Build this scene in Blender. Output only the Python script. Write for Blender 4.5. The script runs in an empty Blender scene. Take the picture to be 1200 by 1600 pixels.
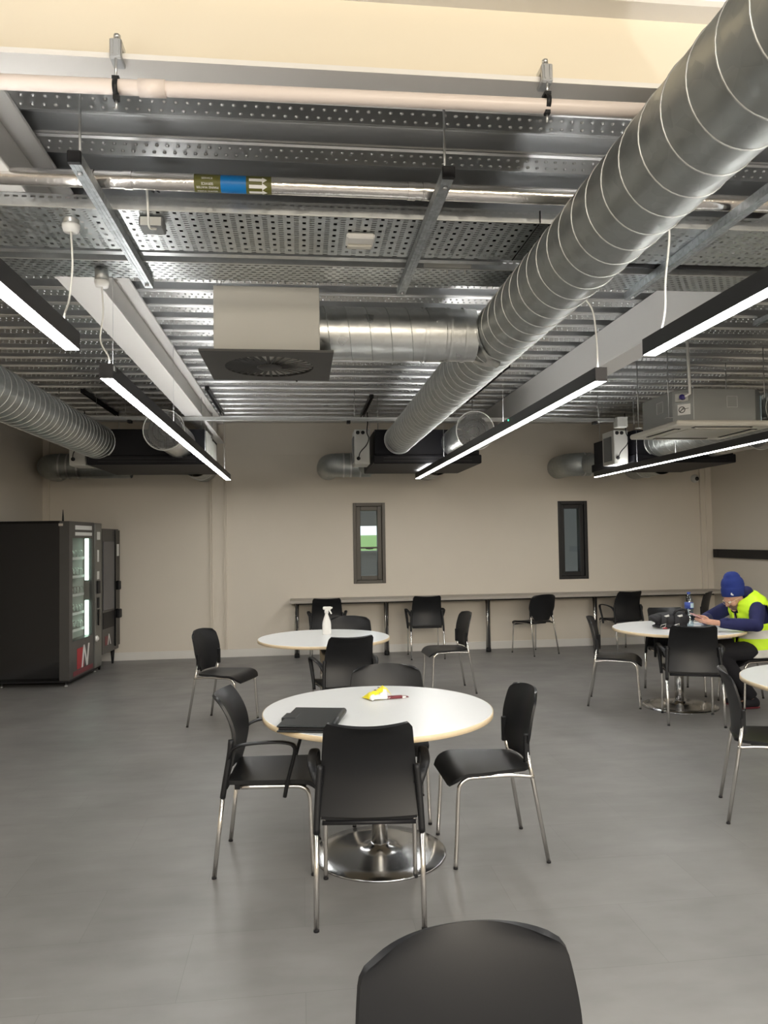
import bpy, math, random
from mathutils import Vector, Matrix
random.seed(7)
PI = math.pi
S = bpy.context.scene
COL = S.collection

# ------------------------------------------------------------------ camera, world, lights, exposure
CAM_H = 1.63
def cam_axes(yaw, pitch, roll):
    f = Vector((math.sin(yaw)*math.cos(pitch), math.cos(yaw)*math.cos(pitch), math.sin(pitch)))
    r0 = Vector((math.cos(yaw), -math.sin(yaw), 0)); u0 = r0.cross(f)
    return r0*math.cos(roll) - u0*math.sin(roll), r0*math.sin(roll) + u0*math.cos(roll), f
cr, cu, cf = cam_axes(math.radians(6.4105), math.radians(2.1175), math.radians(.8531))
cam = bpy.data.cameras.new('camera'); cam.sensor_fit = 'HORIZONTAL'; cam.sensor_width = 36
cam.lens = 36*1160/1200; cam.clip_start = .05
co = bpy.data.objects.new('camera', cam); COL.objects.link(co)
co.matrix_world = Matrix(((cr.x, cu.x, -cf.x, 0), (cr.y, cu.y, -cf.y, 0), (cr.z, cu.z, -cf.z, CAM_H), (0, 0, 0, 1)))
S.camera = co
S.view_settings.view_transform = 'Standard'; S.view_settings.look = 'None'
S.view_settings.gamma = 1; S.view_settings.use_curve_mapping = False
S.view_settings.exposure = 0.2
PENDANT_POWER = 40.0       # emission of the luminous strips (down)
UPLIGHT_POWER = 20.0       # emission of the narrower strips on top of the pendants (up)
w = bpy.data.worlds.new('sky'); S.world = w; w.use_nodes = True
w.node_tree.nodes['Background'].inputs[0].default_value = (.82, .91, 1, 1)
w.node_tree.nodes['Background'].inputs[1].default_value = 1.6
def area(name, loc, rot, sx, sy, power, color):
    l = bpy.data.lights.new(name, 'AREA'); l.shape = 'RECTANGLE'; l.size = sx; l.size_y = sy; l.energy = power; l.color = color
    o = bpy.data.objects.new(name, l); COL.objects.link(o); o.location = loc; o.rotation_euler = rot
    return o
# unseen warm light behind the camera, plus an added fill over the foreground
area('warm_light_behind_camera', (1.6, -3.2, 3.0), (math.radians(84), 0, math.radians(8)), 5.0, .55, 230, (1, .88, .70))  # unseen area light added to warm the near beam
area('foreground_fill_light', (1.2, -1.1, 3.1), (0, 0, 0), 5.0, 1.6, 200, (1, .97, .93))  # added fill with no fitting, brightens the near floor from above

# ------------------------------------------------------------------ materials
def nodes(m):
    m.use_nodes = True
    return m.node_tree.nodes, m.node_tree.links, m.node_tree.nodes['Principled BSDF']
def M(name, rgb, rough=.5, metal=0, var=.06, scale=6, bump=0, bscale=60, rvar=0, coat=0, stretch=None, spec=.5):
    m = bpy.data.materials.new(name); n, l, p = nodes(m)
    p.inputs['Metallic'].default_value = metal; p.inputs['Roughness'].default_value = rough
    p.inputs['Specular IOR Level'].default_value = spec
    if coat: p.inputs['Coat Weight'].default_value = coat; p.inputs['Coat Roughness'].default_value = .08
    tc = n.new('ShaderNodeTexCoord'); src = tc.outputs['Object']
    if stretch:
        mp = n.new('ShaderNodeMapping'); mp.inputs['Scale'].default_value = stretch; l.new(src, mp.inputs[0]); src = mp.outputs[0]
    nz = n.new('ShaderNodeTexNoise'); nz.inputs['Scale'].default_value = scale; nz.inputs['Detail'].default_value = 4
    l.new(src, nz.inputs['Vector'])
    mx = n.new('ShaderNodeMix'); mx.data_type = 'RGBA'
    mx.inputs[6].default_value = (*[max(0, c*(1-var)) for c in rgb], 1); mx.inputs[7].default_value = (*[min(1, c*(1+var)) for c in rgb], 1)
    l.new(nz.outputs['Fac'], mx.inputs[0]); l.new(mx.outputs[2], p.inputs['Base Color'])
    if rvar:
        mr = n.new('ShaderNodeMapRange'); mr.inputs[3].default_value = max(.02, rough-rvar); mr.inputs[4].default_value = rough+rvar
        l.new(nz.outputs['Fac'], mr.inputs[0]); l.new(mr.outputs[0], p.inputs['Roughness'])
    if bump:
        b2 = n.new('ShaderNodeTexNoise'); b2.inputs['Scale'].default_value = bscale; l.new(src, b2.inputs['Vector'])
        bp = n.new('ShaderNodeBump'); bp.inputs['Strength'].default_value = bump; bp.inputs['Distance'].default_value = .002
        l.new(b2.outputs['Fac'], bp.inputs['Height']); l.new(bp.outputs[0], p.inputs['Normal'])
    return m
def EM(name, rgb, strength):
    m = bpy.data.materials.new(name); n, l, p = nodes(m)
    p.inputs['Base Color'].default_value = (*rgb, 1); p.inputs['Emission Color'].default_value = (*rgb, 1)
    p.inputs['Emission Strength'].default_value = strength
    return m
def galv(name, rgb, rough, var, scale=26, stretch=None, bump=0, metal=1.0):      # zinc spangle
    m = bpy.data.materials.new(name); n, l, p = nodes(m)
    p.inputs['Metallic'].default_value = metal
    tc = n.new('ShaderNodeTexCoord'); src = tc.outputs['Object']
    if stretch:
        mp = n.new('ShaderNodeMapping'); mp.inputs['Scale'].default_value = stretch; l.new(src, mp.inputs[0]); src = mp.outputs[0]
    v = n.new('ShaderNodeTexVoronoi'); v.inputs['Scale'].default_value = scale; l.new(src, v.inputs['Vector'])
    s = n.new('ShaderNodeSeparateColor'); l.new(v.outputs['Color'], s.inputs[0])
    mx = n.new('ShaderNodeMix'); mx.data_type = 'RGBA'
    mx.inputs[6].default_value = (*[c*(1-var) for c in rgb], 1); mx.inputs[7].default_value = (*[min(1, c*(1+var)) for c in rgb], 1)
    l.new(s.outputs[0], mx.inputs[0]); l.new(mx.outputs[2], p.inputs['Base Color'])
    mr = n.new('ShaderNodeMapRange'); mr.inputs[3].default_value = rough*.8; mr.inputs[4].default_value = rough*1.25
    l.new(s.outputs[1], mr.inputs[0]); l.new(mr.outputs[0], p.inputs['Roughness'])
    if bump:
        nz = n.new('ShaderNodeTexNoise'); nz.inputs['Scale'].default_value = 9; l.new(src, nz.inputs['Vector'])
        bp = n.new('ShaderNodeBump'); bp.inputs['Strength'].default_value = bump; bp.inputs['Distance'].default_value = .004
        l.new(nz.outputs['Fac'], bp.inputs['Height']); l.new(bp.outputs[0], p.inputs['Normal'])
    return m
def glass(name, tint=(1, 1, 1), refl=.12):
    m = bpy.data.materials.new(name); n, l, p = nodes(m)
    t = n.new('ShaderNodeBsdfTransparent'); t.inputs[0].default_value = (*tint, 1)
    g = n.new('ShaderNodeBsdfGlossy'); g.inputs['Roughness'].default_value = .02
    fr = n.new('ShaderNodeFresnel'); fr.inputs[0].default_value = 1.45
    ad = n.new('ShaderNodeMath'); ad.operation = 'ADD'; ad.inputs[1].default_value = refl*.3; l.new(fr.outputs[0], ad.inputs[0])
    ge = n.new('ShaderNodeNewGeometry'); iv = n.new('ShaderNodeMath'); iv.operation = 'SUBTRACT'; iv.inputs[0].default_value = 1; l.new(ge.outputs['Backfacing'], iv.inputs[1])
    mu = n.new('ShaderNodeMath'); mu.operation = 'MULTIPLY'; l.new(ad.outputs[0], mu.inputs[0]); l.new(iv.outputs[0], mu.inputs[1])
    mx = n.new('ShaderNodeMixShader'); l.new(mu.outputs[0], mx.inputs[0]); l.new(t.outputs[0], mx.inputs[1]); l.new(g.outputs[0], mx.inputs[2])
    l.new(mx.outputs[0], n['Material Output'].inputs[0])
    return m
def perforated(name, base, holes):     # holes: list of (period_x, period_y, width, height, offset_x, offset_y, brick shift)
    m = galv(name, base, .36, .04, 40, metal=.9); n, l = m.node_tree.nodes, m.node_tree.links
    tc = n.new('ShaderNodeTexCoord'); sp = n.new('ShaderNodeSeparateXYZ'); l.new(tc.outputs['Object'], sp.inputs[0])
    def mt(op, a, b=None, c=None):
        q = n.new('ShaderNodeMath'); q.operation = op
        for i, x in enumerate((a, b, c)):
            if x is None: continue
            if isinstance(x, (int, float)): q.inputs[i].default_value = x
            else: l.new(x, q.inputs[i])
        return q.outputs[0]
    tot = None
    for ax, px, py, wx, wy, ox, oy, brick in holes:
        u = mt('DIVIDE', mt('ADD', sp.outputs['XYZ'.index(ax[0])], 50+ox), px); v = mt('DIVIDE', mt('ADD', sp.outputs['XYZ'.index(ax[1])], 50+oy), py)
        if brick: u = mt('ADD', u, mt('MULTIPLY', mt('MODULO', mt('FLOOR', v), 2), .5))
        a = mt('LESS_THAN', mt('ABSOLUTE', mt('SUBTRACT', mt('FRACT', u), .5)), wx/px/2)
        b = mt('LESS_THAN', mt('ABSOLUTE', mt('SUBTRACT', mt('FRACT', v), .5)), wy/py/2)
        h = mt('MULTIPLY', a, b); tot = h if tot is None else mt('MAXIMUM', tot, h)
    t = n.new('ShaderNodeBsdfTransparent'); mx = n.new('ShaderNodeMixShader')
    l.new(tot, mx.inputs[0]); l.new(n['Principled BSDF'].outputs[0], mx.inputs[1]); l.new(t.outputs[0], mx.inputs[2])
    l.new(mx.outputs[0], n['Material Output'].inputs[0])
    return m
def floor_mat():
    m = bpy.data.materials.new('grey_vinyl_tiles'); n, l, p = nodes(m)
    tc = n.new('ShaderNodeTexCoord')
    def noise(sc, det, st=(1, 1, 1), loc=(0, 0, 0)):
        mp = n.new('ShaderNodeMapping'); mp.inputs['Scale'].default_value = st; mp.inputs['Location'].default_value = loc; l.new(tc.outputs['Object'], mp.inputs[0])
        q = n.new('ShaderNodeTexNoise'); q.inputs['Scale'].default_value = sc; q.inputs['Detail'].default_value = det; l.new(mp.outputs[0], q.inputs['Vector'])
        return q.outputs['Fac']
    def ramp(f, lo, hi, a, b):
        r = n.new('ShaderNodeMapRange'); r.inputs[1].default_value = lo; r.inputs[2].default_value = hi; r.inputs[3].default_value = a; r.inputs[4].default_value = b; l.new(f, r.inputs[0]); return r.outputs[0]
    def mul(a, b):
        q = n.new('ShaderNodeMath'); q.operation = 'MULTIPLY'; l.new(a, q.inputs[0]); l.new(b, q.inputs[1]); return q.outputs[0]
    br = n.new('ShaderNodeTexBrick'); br.inputs['Scale'].default_value = 1; br.inputs['Brick Width'].default_value = .92; br.inputs['Row Height'].default_value = .46
    br.inputs['Mortar Size'].default_value = .0016; br.offset = .5
    br.inputs['Color1'].default_value = (.97, .97, .97, 1); br.inputs['Color2'].default_value = (1.04, 1.04, 1.04, 1); br.inputs['Mortar'].default_value = (.86, .86, .86, 1)
    l.new(tc.outputs['Object'], br.inputs['Vector'])
    bw = n.new('ShaderNodeRGBToBW'); l.new(br.outputs['Color'], bw.inputs[0])
    f = mul(ramp(noise(1.3, 5), .3, .7, .9, 1.1), ramp(noise(3.2, 8, (1, 2.6, 1)), .3, .7, .92, 1.08))
    f = mul(f, bw.outputs[0])
    # pale scuffs: long thin arcs left by chair feet
    sc = noise(7, 2, (.35, 5, 1), (3, 1, 0)); sc2 = ramp(sc, .70, .74, 1, 1.10); f = mul(f, sc2)
    for cx, cy, r in ((1.7, .9, 1.45), (2.3, .2, 2.25), (.2, 1.2, .75)):
        vm = n.new('ShaderNodeVectorMath'); vm.operation = 'DISTANCE'; vm.inputs[1].default_value = (cx, cy, 0); l.new(tc.outputs['Object'], vm.inputs[0])
        q = n.new('ShaderNodeMath'); q.operation = 'SUBTRACT'; q.inputs[1].default_value = r; l.new(vm.outputs['Value'], q.inputs[0])
        q2 = n.new('ShaderNodeMath'); q2.operation = 'ABSOLUTE'; l.new(q.outputs[0], q2.inputs[0])
        f = mul(f, ramp(q2.outputs[0], .001, .006, 1.16, 1))
    mx = n.new('ShaderNodeVectorMath'); mx.operation = 'SCALE'; mx.inputs[0].default_value = FLOOR_RGB; l.new(f, mx.inputs[3])
    l.new(mx.outputs[0], p.inputs['Base Color'])
    l.new(ramp(noise(2.2, 6), .3, .7, .36, .5), p.inputs['Roughness'])
    return m
FLOOR_RGB = (.195, .190, .184)

m_wall = M('beige_wall_paint', (.68, .625, .54), .75, var=.02, scale=3, bump=.05, bscale=250)
m_skirt = M('white_skirting_paint', (.72, .70, .66), .45, var=.02)
m_fcu = M('black_painted_steel', (.006, .006, .009), .55, var=.1, spec=.25)
m_beam = M('white_steel_paint', (.78, .765, .745), .5, var=.03, scale=2, bump=.05, bscale=30)
m_warm_lit = M('warm_lit_steel_paint', (.80, .735, .61), .55, var=.03, scale=1.5)  # steel paint tinted cream for the warm light on the near web
m_deck = M('galvanised_deck', (.66, .67, .68), .33, .93, var=.06, scale=3, rvar=.03)
m_duct = galv('galvanised_duct', (.40, .42, .41), .44, .05, 22, bump=.05, metal=.85)
m_branch = galv('bright_galvanised_duct', (.64, .65, .64), .34, .04, 20, bump=.05)
m_seam = M('bright_zinc_seam', (.66, .67, .66), .42, .9)
m_galv = galv('galvanised_steel', (.46, .49, .51), .46, .14, 60, metal=.9)
m_rod = M('zinc_rod', (.62, .63, .64), .38, 1)
m_chrome = M('satin_chrome', (.72, .70, .67), .22, 1, var=.04)
m_polish = M('polished_steel', (.46, .47, .48), .20, 1, var=.05, bump=.03, bscale=14)
m_black = M('black_plastic', (.010, .0105, .012), .40, var=.1, bump=.05, bscale=700, spec=.32)
m_blackm = M('black_arm_plastic', (.009, .0095, .011), .48, var=.1, spec=.35)
m_matt = M('black_matt_metal', (.010, .010, .012), .5, var=.1, spec=.35)
m_char = M('charcoal_aluminium', (.030, .030, .034), .42, .3, var=.08)
m_grille = M('dark_grey_metal', (.050, .049, .047), .5, .2, var=.08)
m_void = M('black_interior', (.006, .006, .006), .9)
m_foil = M('aluminium_foil', (.80, .77, .74), .22, 1, var=.1, scale=30, bump=.9, bscale=38)
m_pink = M('white_upvc_pipe', (.80, .71, .66), .38, var=.02)
m_tabletop = M('white_laminate', (.76, .775, .775), .28, var=.015)
m_edge = M('birch_ply_edge', (.74, .60, .40), .5, var=.08, scale=40)
m_light = EM('luminous_diffuser', (1, .985, .95), PENDANT_POWER)
m_uplight = EM('uplight_diffuser', (1, .985, .95), UPLIGHT_POWER)
m_white = M('white_plastic', (.80, .79, .76), .4, var=.02)
m_cable = M('white_cable', (.78, .77, .73), .5)
m_acw = M('cream_white_plastic', (.66, .635, .565), .62, var=.02, spec=.3)
m_zincgrey = M('grey_sheet_steel', (.36, .37, .36), .42, .55, var=.05)
m_boxgrey = M('light_grey_box', (.55, .55, .52), .5, var=.04)
m_midgrey = M('mid_grey_box', (.16, .165, .17), .5)
m_plenum = M('off_white_plenum_board', (.55, .54, .50), .6, var=.05, scale=2, bump=.05)
m_frame1 = M('dark_bronze_window_frame', (.075, .068, .058), .45, .3)
m_frame2 = M('black_window_frame', (.010, .010, .011), .4)
m_glass = glass('window_glass', (.9, .93, .92), .06)
m_vglass = glass('vending_glass', (.93, .96, .95), .15)
m_counter = M('grey_oak_laminate', (.36, .33, .29), .5, var=.12, scale=3, stretch=(1, 12, 12))
m_gloss = M('gloss_black_panel', (.008, .008, .009), .16, var=.1, bump=.12, bscale=2.2)
m_vdoor = M('anthracite_panel', (.060, .058, .056), .35)
m_vsteel = M('brushed_grey_panel', (.20, .20, .19), .38, .6)
m_vin = M('white_cabinet_lining', (.62, .66, .63), .5)
m_led = EM('vending_tube', (.72, 1, .83), 3.5)
m_screen = M('blank_grey_screen', (.10, .10, .11), .25)
m_red = M('red_print', (.40, .03, .04), .5)
m_dred = M('maroon_film', (.17, .025, .035), .35)
m_wprint = M('white_print', (.78, .78, .76), .5)
m_olive = M('olive_green_tape', (.105, .105, .018), .45)
m_blue = M('blue_tape', (.0, .17, .50), .4)
m_yellow = M('yellow_film', (.90, .78, .03), .3, bump=.5, bscale=60)
m_silverfilm = M('white_silver_film', (.80, .80, .80), .25, .3, bump=.8, bscale=60)
m_leather = M('black_leatherette', (.016, .019, .020), .42, bump=.3, bscale=300)
m_canvas = M('black_canvas', (.014, .014, .017), .75, bump=.4, bscale=400)
m_water = glass('clear_bottle_plastic', (.86, .92, .95), .5)
m_lblue = M('blue_bottle_label', (.05, .09, .38), .4)
m_lpale = M('pale_blue_label', (.50, .66, .74), .4)
m_skin = M('skin', (.56, .31, .22), .5, var=.08, scale=40)
m_stub = M('stubble_beard', (.13, .085, .06), .8, var=.2, scale=300)
m_navy = M('navy_fabric', (.010, .013, .075), .85, var=.2, scale=14, bump=.6, bscale=26)
m_beanie = M('royal_blue_knit', (.010, .026, .17), .9, var=.12, scale=60, bump=.6, bscale=180)
m_trous = M('black_trousers', (.008, .008, .012), .85, var=.2, bump=.4, bscale=30)
m_hivis = M('hi_vis_yellow', (.62, .95, .02), .6, var=.08, scale=10, bump=.9, bscale=18)
m_reflect = M('silver_reflective_band', (.66, .66, .62), .45, .1, bump=.4, bscale=30)
m_paper = M('printed_paper', (.62, .68, .78), .5, var=.1, scale=25)
m_phone = M('pale_pink_phone_case', (.62, .36, .36), .35)
m_dark = M('dark_glass', (.01, .01, .012), .1)
m_green = EM('green_indicator', (.05, 1, .35), 3)
m_orange = M('orange_red_plastic', (.75, .09, .03), .4)
m_grass = M('grass', (.17, .30, .06), .9, var=.25, scale=.8)
m_extgrey = M('exterior_grey_cladding', (.13, .13, .125), .7)
m_indigo = M('indigo_cap', (.03, .02, .16), .4)
m_floor = floor_mat()
m_trayA = perforated('perforated_tray_wide', (.60, .63, .64), [('XY', .066, .021, .021, .0085, 0, 0, False), ('XY', .066, .06, .015, .022, .033, .01, False)])
m_trayB = perforated('perforated_tray_narrow', (.58, .61, .62), [('XY', .040, .03, .022, .0105, 0, 0, True)])
m_flange = perforated('slotted_flange', (.60, .62, .63), [('XZ', .033, 1.0, .019, .008, 0, .495-.009, False)])

# ------------------------------------------------------------------ geometry helpers
class MB:
    def __init__(s): s.v = []; s.f = []; s.m = []; s.sm = []; s.cm = 0
    def add(s, vs, fs, smooth=False):
        o = len(s.v); s.v += [tuple(v) for v in vs]
        for f in fs: s.f.append(tuple(i+o for i in f)); s.m.append(s.cm); s.sm.append(smooth)
        return s
    def box(s, x0, y0, z0, x1, y1, z1, mtx=None):
        vs = [Vector((x, y, z)) for z in (z0, z1) for y in (y0, y1) for x in (x0, x1)]
        if mtx: vs = [mtx @ v for v in vs]
        return s.add(vs, [(0, 2, 3, 1), (4, 5, 7, 6), (0, 1, 5, 4), (2, 6, 7, 3), (0, 4, 6, 2), (1, 3, 7, 5)])
    def rbox(s, x0, y0, z0, x1, y1, z1, b=.005, mtx=None):      # box with chamfered edges
        vs, fs = [], []
        xs = (x0, x1); ys = (y0, y1); zs = (z0, z1); idx = {}
        for i in (0, 1):
            for j in (0, 1):
                for k in (0, 1):
                    sx, sy, sz = 1-2*i, 1-2*j, 1-2*k
                    for a, d in enumerate(((0, b, b), (b, 0, b), (b, b, 0))):
                        idx[i, j, k, a] = len(vs); vs.append(Vector((xs[i]+sx*d[0], ys[j]+sy*d[1], zs[k]+sz*d[2])))
        I = lambda i, j, k, a: idx[i, j, k, a]
        for i in (0, 1):
            fs.append([I(i, 0, 0, 0), I(i, 1, 0, 0), I(i, 1, 1, 0), I(i, 0, 1, 0)]); fs.append([I(0, i, 0, 1), I(1, i, 0, 1), I(1, i, 1, 1), I(0, i, 1, 1)]); fs.append([I(0, 0, i, 2), I(1, 0, i, 2), I(1, 1, i, 2), I(0, 1, i, 2)])
            for j in (0, 1):
                fs.append([I(i, j, 0, 0), I(i, j, 1, 0), I(i, j, 1, 1), I(i, j, 0, 1)]); fs.append([I(i, 0, j, 0), I(i, 1, j, 0), I(i, 1, j, 2), I(i, 0, j, 2)]); fs.append([I(0, i, j, 1), I(1, i, j, 1), I(1, i, j, 2), I(0, i, j, 2)])
                for k in (0, 1): fs.append([I(i, j, k, 0), I(i, j, k, 1), I(i, j, k, 2)])
        c = Vector(((x0+x1)/2, (y0+y1)/2, (z0+z1)/2)); out = []
        for f in fs:
            n = (vs[f[1]]-vs[f[0]]).cross(vs[f[2]]-vs[f[0]]); g = sum((vs[q] for q in f), Vector())/len(f)
            out.append(f if n.dot(g-c) > 0 else f[::-1])
        if mtx: vs = [mtx @ v for v in vs]
        return s.add(vs, out)
    def tube(s, pts, r, n=10, cap=True, smooth=True, closed=False):
        pts = [Vector(p) for p in pts]; N = len(pts); rs = r if isinstance(r, (list, tuple)) else [r]*N
        vs, fs, nrm = [], [], None
        for i, p in enumerate(pts):
            if closed: t = pts[(i+1) % N]-pts[i-1]
            else: t = pts[min(i+1, N-1)]-pts[max(i-1, 0)]
            t.normalize()
            if nrm is None: nrm = t.orthogonal().normalized()
            else:
                nrm = nrm - t*nrm.dot(t); nrm.normalize()
            b = t.cross(nrm)
            for k in range(n): a = 2*PI*k/n; vs.append(p+(nrm*math.cos(a)+b*math.sin(a))*rs[i])
        for i in range(N if closed else N-1):
            j = (i+1) % N
            for k in range(n): fs.append((i*n+k, i*n+(k+1) % n, j*n+(k+1) % n, j*n+k))
        s.add(vs, fs, smooth)
        if cap and not closed:
            o = len(s.v)-len(vs); s.f += [tuple(o+k for k in range(n))[::-1], tuple(o+(N-1)*n+k for k in range(n))]; s.m += [s.cm]*2; s.sm += [False]*2
        return s
    def lathe(s, prof, n=32, mtx=None, smooth=True, sx=1, sy=1):    # prof: (r, z) from bottom to top on the outside
        vs, fs = [], []
        for r, z in prof:
            for k in range(n): a = 2*PI*k/n; vs.append(Vector((r*math.cos(a)*sx, r*math.sin(a)*sy, z)))
        for i in range(len(prof)-1):
            for k in range(n): fs.append((i*n+k, i*n+(k+1) % n, (i+1)*n+(k+1) % n, (i+1)*n+k))
        if prof[0][0] > 1e-6: fs.append(tuple(range(n))[::-1])
        if prof[-1][0] > 1e-6: fs.append(tuple((len(prof)-1)*n+k for k in range(n)))
        if mtx: vs = [mtx @ v for v in vs]
        return s.add(vs, fs, smooth)
    def ball(s, c, rx, ry, rz, mtx3=None, n=16, m=10):
        prof = [(math.sin(PI*i/m), -math.cos(PI*i/m)) for i in range(m+1)]
        vs, fs = [], []; c = Vector(c)
        for r, z in prof:
            for k in range(n):
                a = 2*PI*k/n; v = Vector((r*math.cos(a)*rx, r*math.sin(a)*ry, z*rz)); vs.append(c+(mtx3 @ v if mtx3 else v))
        for i in range(m):
            for k in range(n): fs.append((i*n+k, i*n+(k+1) % n, (i+1)*n+(k+1) % n, (i+1)*n+k))
        return s.add(vs, fs, True)
    def loft(s, rings):      # rings: (centre, side vector*half, depth vector*half)
        n = 20; vs, fs = [], []
        for c, a, b in rings:
            for k in range(n): t = 2*PI*k/n; vs.append(Vector(c)+Vector(a)*math.cos(t)+Vector(b)*math.sin(t))
        N = len(rings)
        for i in range(N-1):
            for k in range(n): fs.append((i*n+k, i*n+(k+1) % n, (i+1)*n+(k+1) % n, (i+1)*n+k))
        fs += [tuple(range(n))[::-1], tuple((N-1)*n+k for k in range(n))]
        return s.add(vs, fs, True)
    def grid(s, fn, nu, nv, smooth=True):
        vs = [fn(u/nu, v/nv) for v in range(nv+1) for u in range(nu+1)]
        return s.add(vs, [(v*(nu+1)+u, v*(nu+1)+u+1, (v+1)*(nu+1)+u+1, (v+1)*(nu+1)+u) for v in range(nv) for u in range(nu)], smooth)
    def slab(s, fn, nu, nv, t):      # closed shell of thickness t along fn's normal
        g = [[Vector(fn(u/nu, v/nv)) for u in range(nu+1)] for v in range(nv+1)]; A, B = [], []
        for v in range(nv+1):
            for u in range(nu+1):
                du = g[v][min(u+1, nu)]-g[v][max(u-1, 0)]; dv = g[min(v+1, nv)][u]-g[max(v-1, 0)][u]
                nn = du.cross(dv); nn = nn.normalized() if nn.length > 1e-12 else Vector((0, 0, 1))
                A.append(g[v][u]+nn*t/2); B.append(g[v][u]-nn*t/2)
        W = nu+1; O = len(A); fs = []
        for v in range(nv):
            for u in range(nu):
                a, b, c, d = v*W+u, v*W+u+1, (v+1)*W+u+1, (v+1)*W+u
                fs += [(a, b, c, d), (O+d, O+c, O+b, O+a)]
        for u in range(nu): fs += [(u+1, u, O+u, O+u+1), (nv*W+u, nv*W+u+1, O+nv*W+u+1, O+nv*W+u)]
        for v in range(nv): fs += [(v*W, (v+1)*W, O+(v+1)*W, O+v*W), ((v+1)*W+nu, v*W+nu, O+v*W+nu, O+(v+1)*W+nu)]
        return s.add(A+B, fs, True)
    def mesh(s, name, mats):
        me = bpy.data.meshes.new(name); me.from_pydata(s.v, [], s.f)
        for q in (mats if isinstance(mats, (list, tuple)) else [mats]): me.materials.append(q)
        me.polygons.foreach_set('material_index', s.m); me.polygons.foreach_set('use_smooth', s.sm); me.update()
        return me
    def build(s, name, mats, parent=None, sharp=None, bevel=0):
        o = bpy.data.objects.new(name, s.mesh(name, mats)); COL.objects.link(o)
        if parent is not None: o.parent = parent
        if bevel:
            b = o.modifiers.new('bevel', 'BEVEL'); b.width = bevel; b.segments = 2; b.limit_method = 'ANGLE'; b.angle_limit = math.radians(40)
        if sharp: 
            o.data.set_sharp_from_angle(angle=math.radians(sharp))
        return o
def prop(o, label=None, cat=None, group=None, kind=None):
    for k, v in (('label', label), ('category', cat), ('group', group), ('kind', kind)):
        if v: o[k] = v
    return o
def thing(name, label, cat, loc=(0, 0, 0), rz=0, group=None):
    o = bpy.data.objects.new(name, None); o.empty_display_size = .1; COL.objects.link(o)
    o.location = loc; o.rotation_euler = (0, 0, rz); return prop(o, label, cat, group)
def struct(o, label=None): return prop(o, label, None, None, 'structure')
def clone(o, parent=None):
    c = o.copy(); COL.objects.link(c); c.parent = parent
    for ch in [k for k in list(o.children)]: clone(ch, c)
    return c
def baked(o):      # replace modifiers by their result
    dg = bpy.context.evaluated_depsgraph_get(); me = bpy.data.meshes.new_from_object(o.evaluated_get(dg))
    old = o.data; o.modifiers.clear(); o.data = me; me.name = o.name
    if old.users == 0: bpy.data.meshes.remove(old)
    return o
def remeshed(mb, name, mats, parent, voxel, smooth=3):
    o = mb.build(name, mats, parent)
    r = o.modifiers.new('r', 'REMESH'); r.mode = 'VOXEL'; r.voxel_size = voxel; r.use_smooth_shade = True
    if smooth: q = o.modifiers.new('s', 'SMOOTH'); q.iterations = smooth; q.factor = .5
    return baked(o)
def cat(pts, n=6):      # Catmull-Rom through points
    P = [Vector(p) for p in pts]; P = [P[0]*2-P[1]]+P+[P[-1]*2-P[-2]]; out = []
    for i in range(1, len(P)-2):
        for k in range(n):
            t = k/n; a, b, c, d = P[i-1:i+3]
            out.append(.5*((2*b)+(c-a)*t+(2*a-5*b+4*c-d)*t*t+(3*b-a-3*c+d)*t**3))
    return out+[P[-2]]
def text_mesh(body, size):
    c = bpy.data.curves.new('t', 'FONT'); c.body = body; c.size = size; c.align_x = 'CENTER'; c.align_y = 'CENTER'
    o = bpy.data.objects.new('t', c); COL.objects.link(o); dg = bpy.context.evaluated_depsgraph_get()
    me = bpy.data.meshes.new_from_object(o.evaluated_get(dg)); r = ([tuple(v.co) for v in me.vertices], [tuple(p.vertices) for p in me.polygons])
    bpy.data.objects.remove(o); bpy.data.curves.remove(c); bpy.data.meshes.remove(me); return r
def axis_mtx(p, d):      # z axis along d at p
    d = Vector(d).normalized(); return Matrix.Translation(p) @ d.to_track_quat('Z', 'Y').to_matrix().to_4x4()

# ------------------------------------------------------------------ the room
XL, XR, YB, YF, ZD = -3.55, 6.25, 10.75, -4.0, 3.33
struct(MB().box(XL, YF, -.1, XR, YB, 0).build('floor', m_floor), 'grey vinyl tiled floor with faint scuffs')
struct(MB().box(XL-.2, YF, 0, XL, YB, 3.5).build('wall_left', m_wall))
struct(MB().box(XR, YF, 0, XR+.2, YB, 3.5).build('wall_right', m_wall))
struct(MB().box(XL-.2, YF-.2, 0, XR+.2, YF, 3.5).build('wall_front', m_wall))
WZ0, WZ1 = .995, 2.165
WIN = [(.752, 1.222), (3.825, 4.285)]
wb = MB(); xs = [XL-.2]+[q for a in WIN for q in a]+[XR+.2]
for i in range(len(xs)-1):
    if i % 2 == 0: wb.box(xs[i], YB, 0, xs[i+1], YB+.28, 3.5)
    else: wb.box(xs[i], YB, 0, xs[i+1], YB+.28, WZ0); wb.box(xs[i], YB, WZ1, xs[i+1], YB+.28, 3.5)
struct(wb.build('wall_back', m_wall))
struct(MB().box(XL, YB-.012, 0, XR, YB, .11).build('baseboard_back', m_skirt))
struct(MB().box(XL, 0, 0, XL+.012, YB-.012, .11).build('baseboard_left', m_skirt))
struct(MB().box(XR-.012, 0, 0, XR, YB-.012, .11).build('baseboard_right', m_skirt))
tr = MB()      # boxed column cover with two shadow strips
tr.box(-1.275, YB-.022, .11, -1.05, YB, 3.33)
struct(tr.build('trim_1', m_wall))
t2 = MB()
for x in (-1.275, -1.245, -1.085, -1.055): t2.box(x-.006, YB-.046, .11, x+.006, YB-.022, 3.33)
struct(t2.build('trim_2', m_wall))
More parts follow.
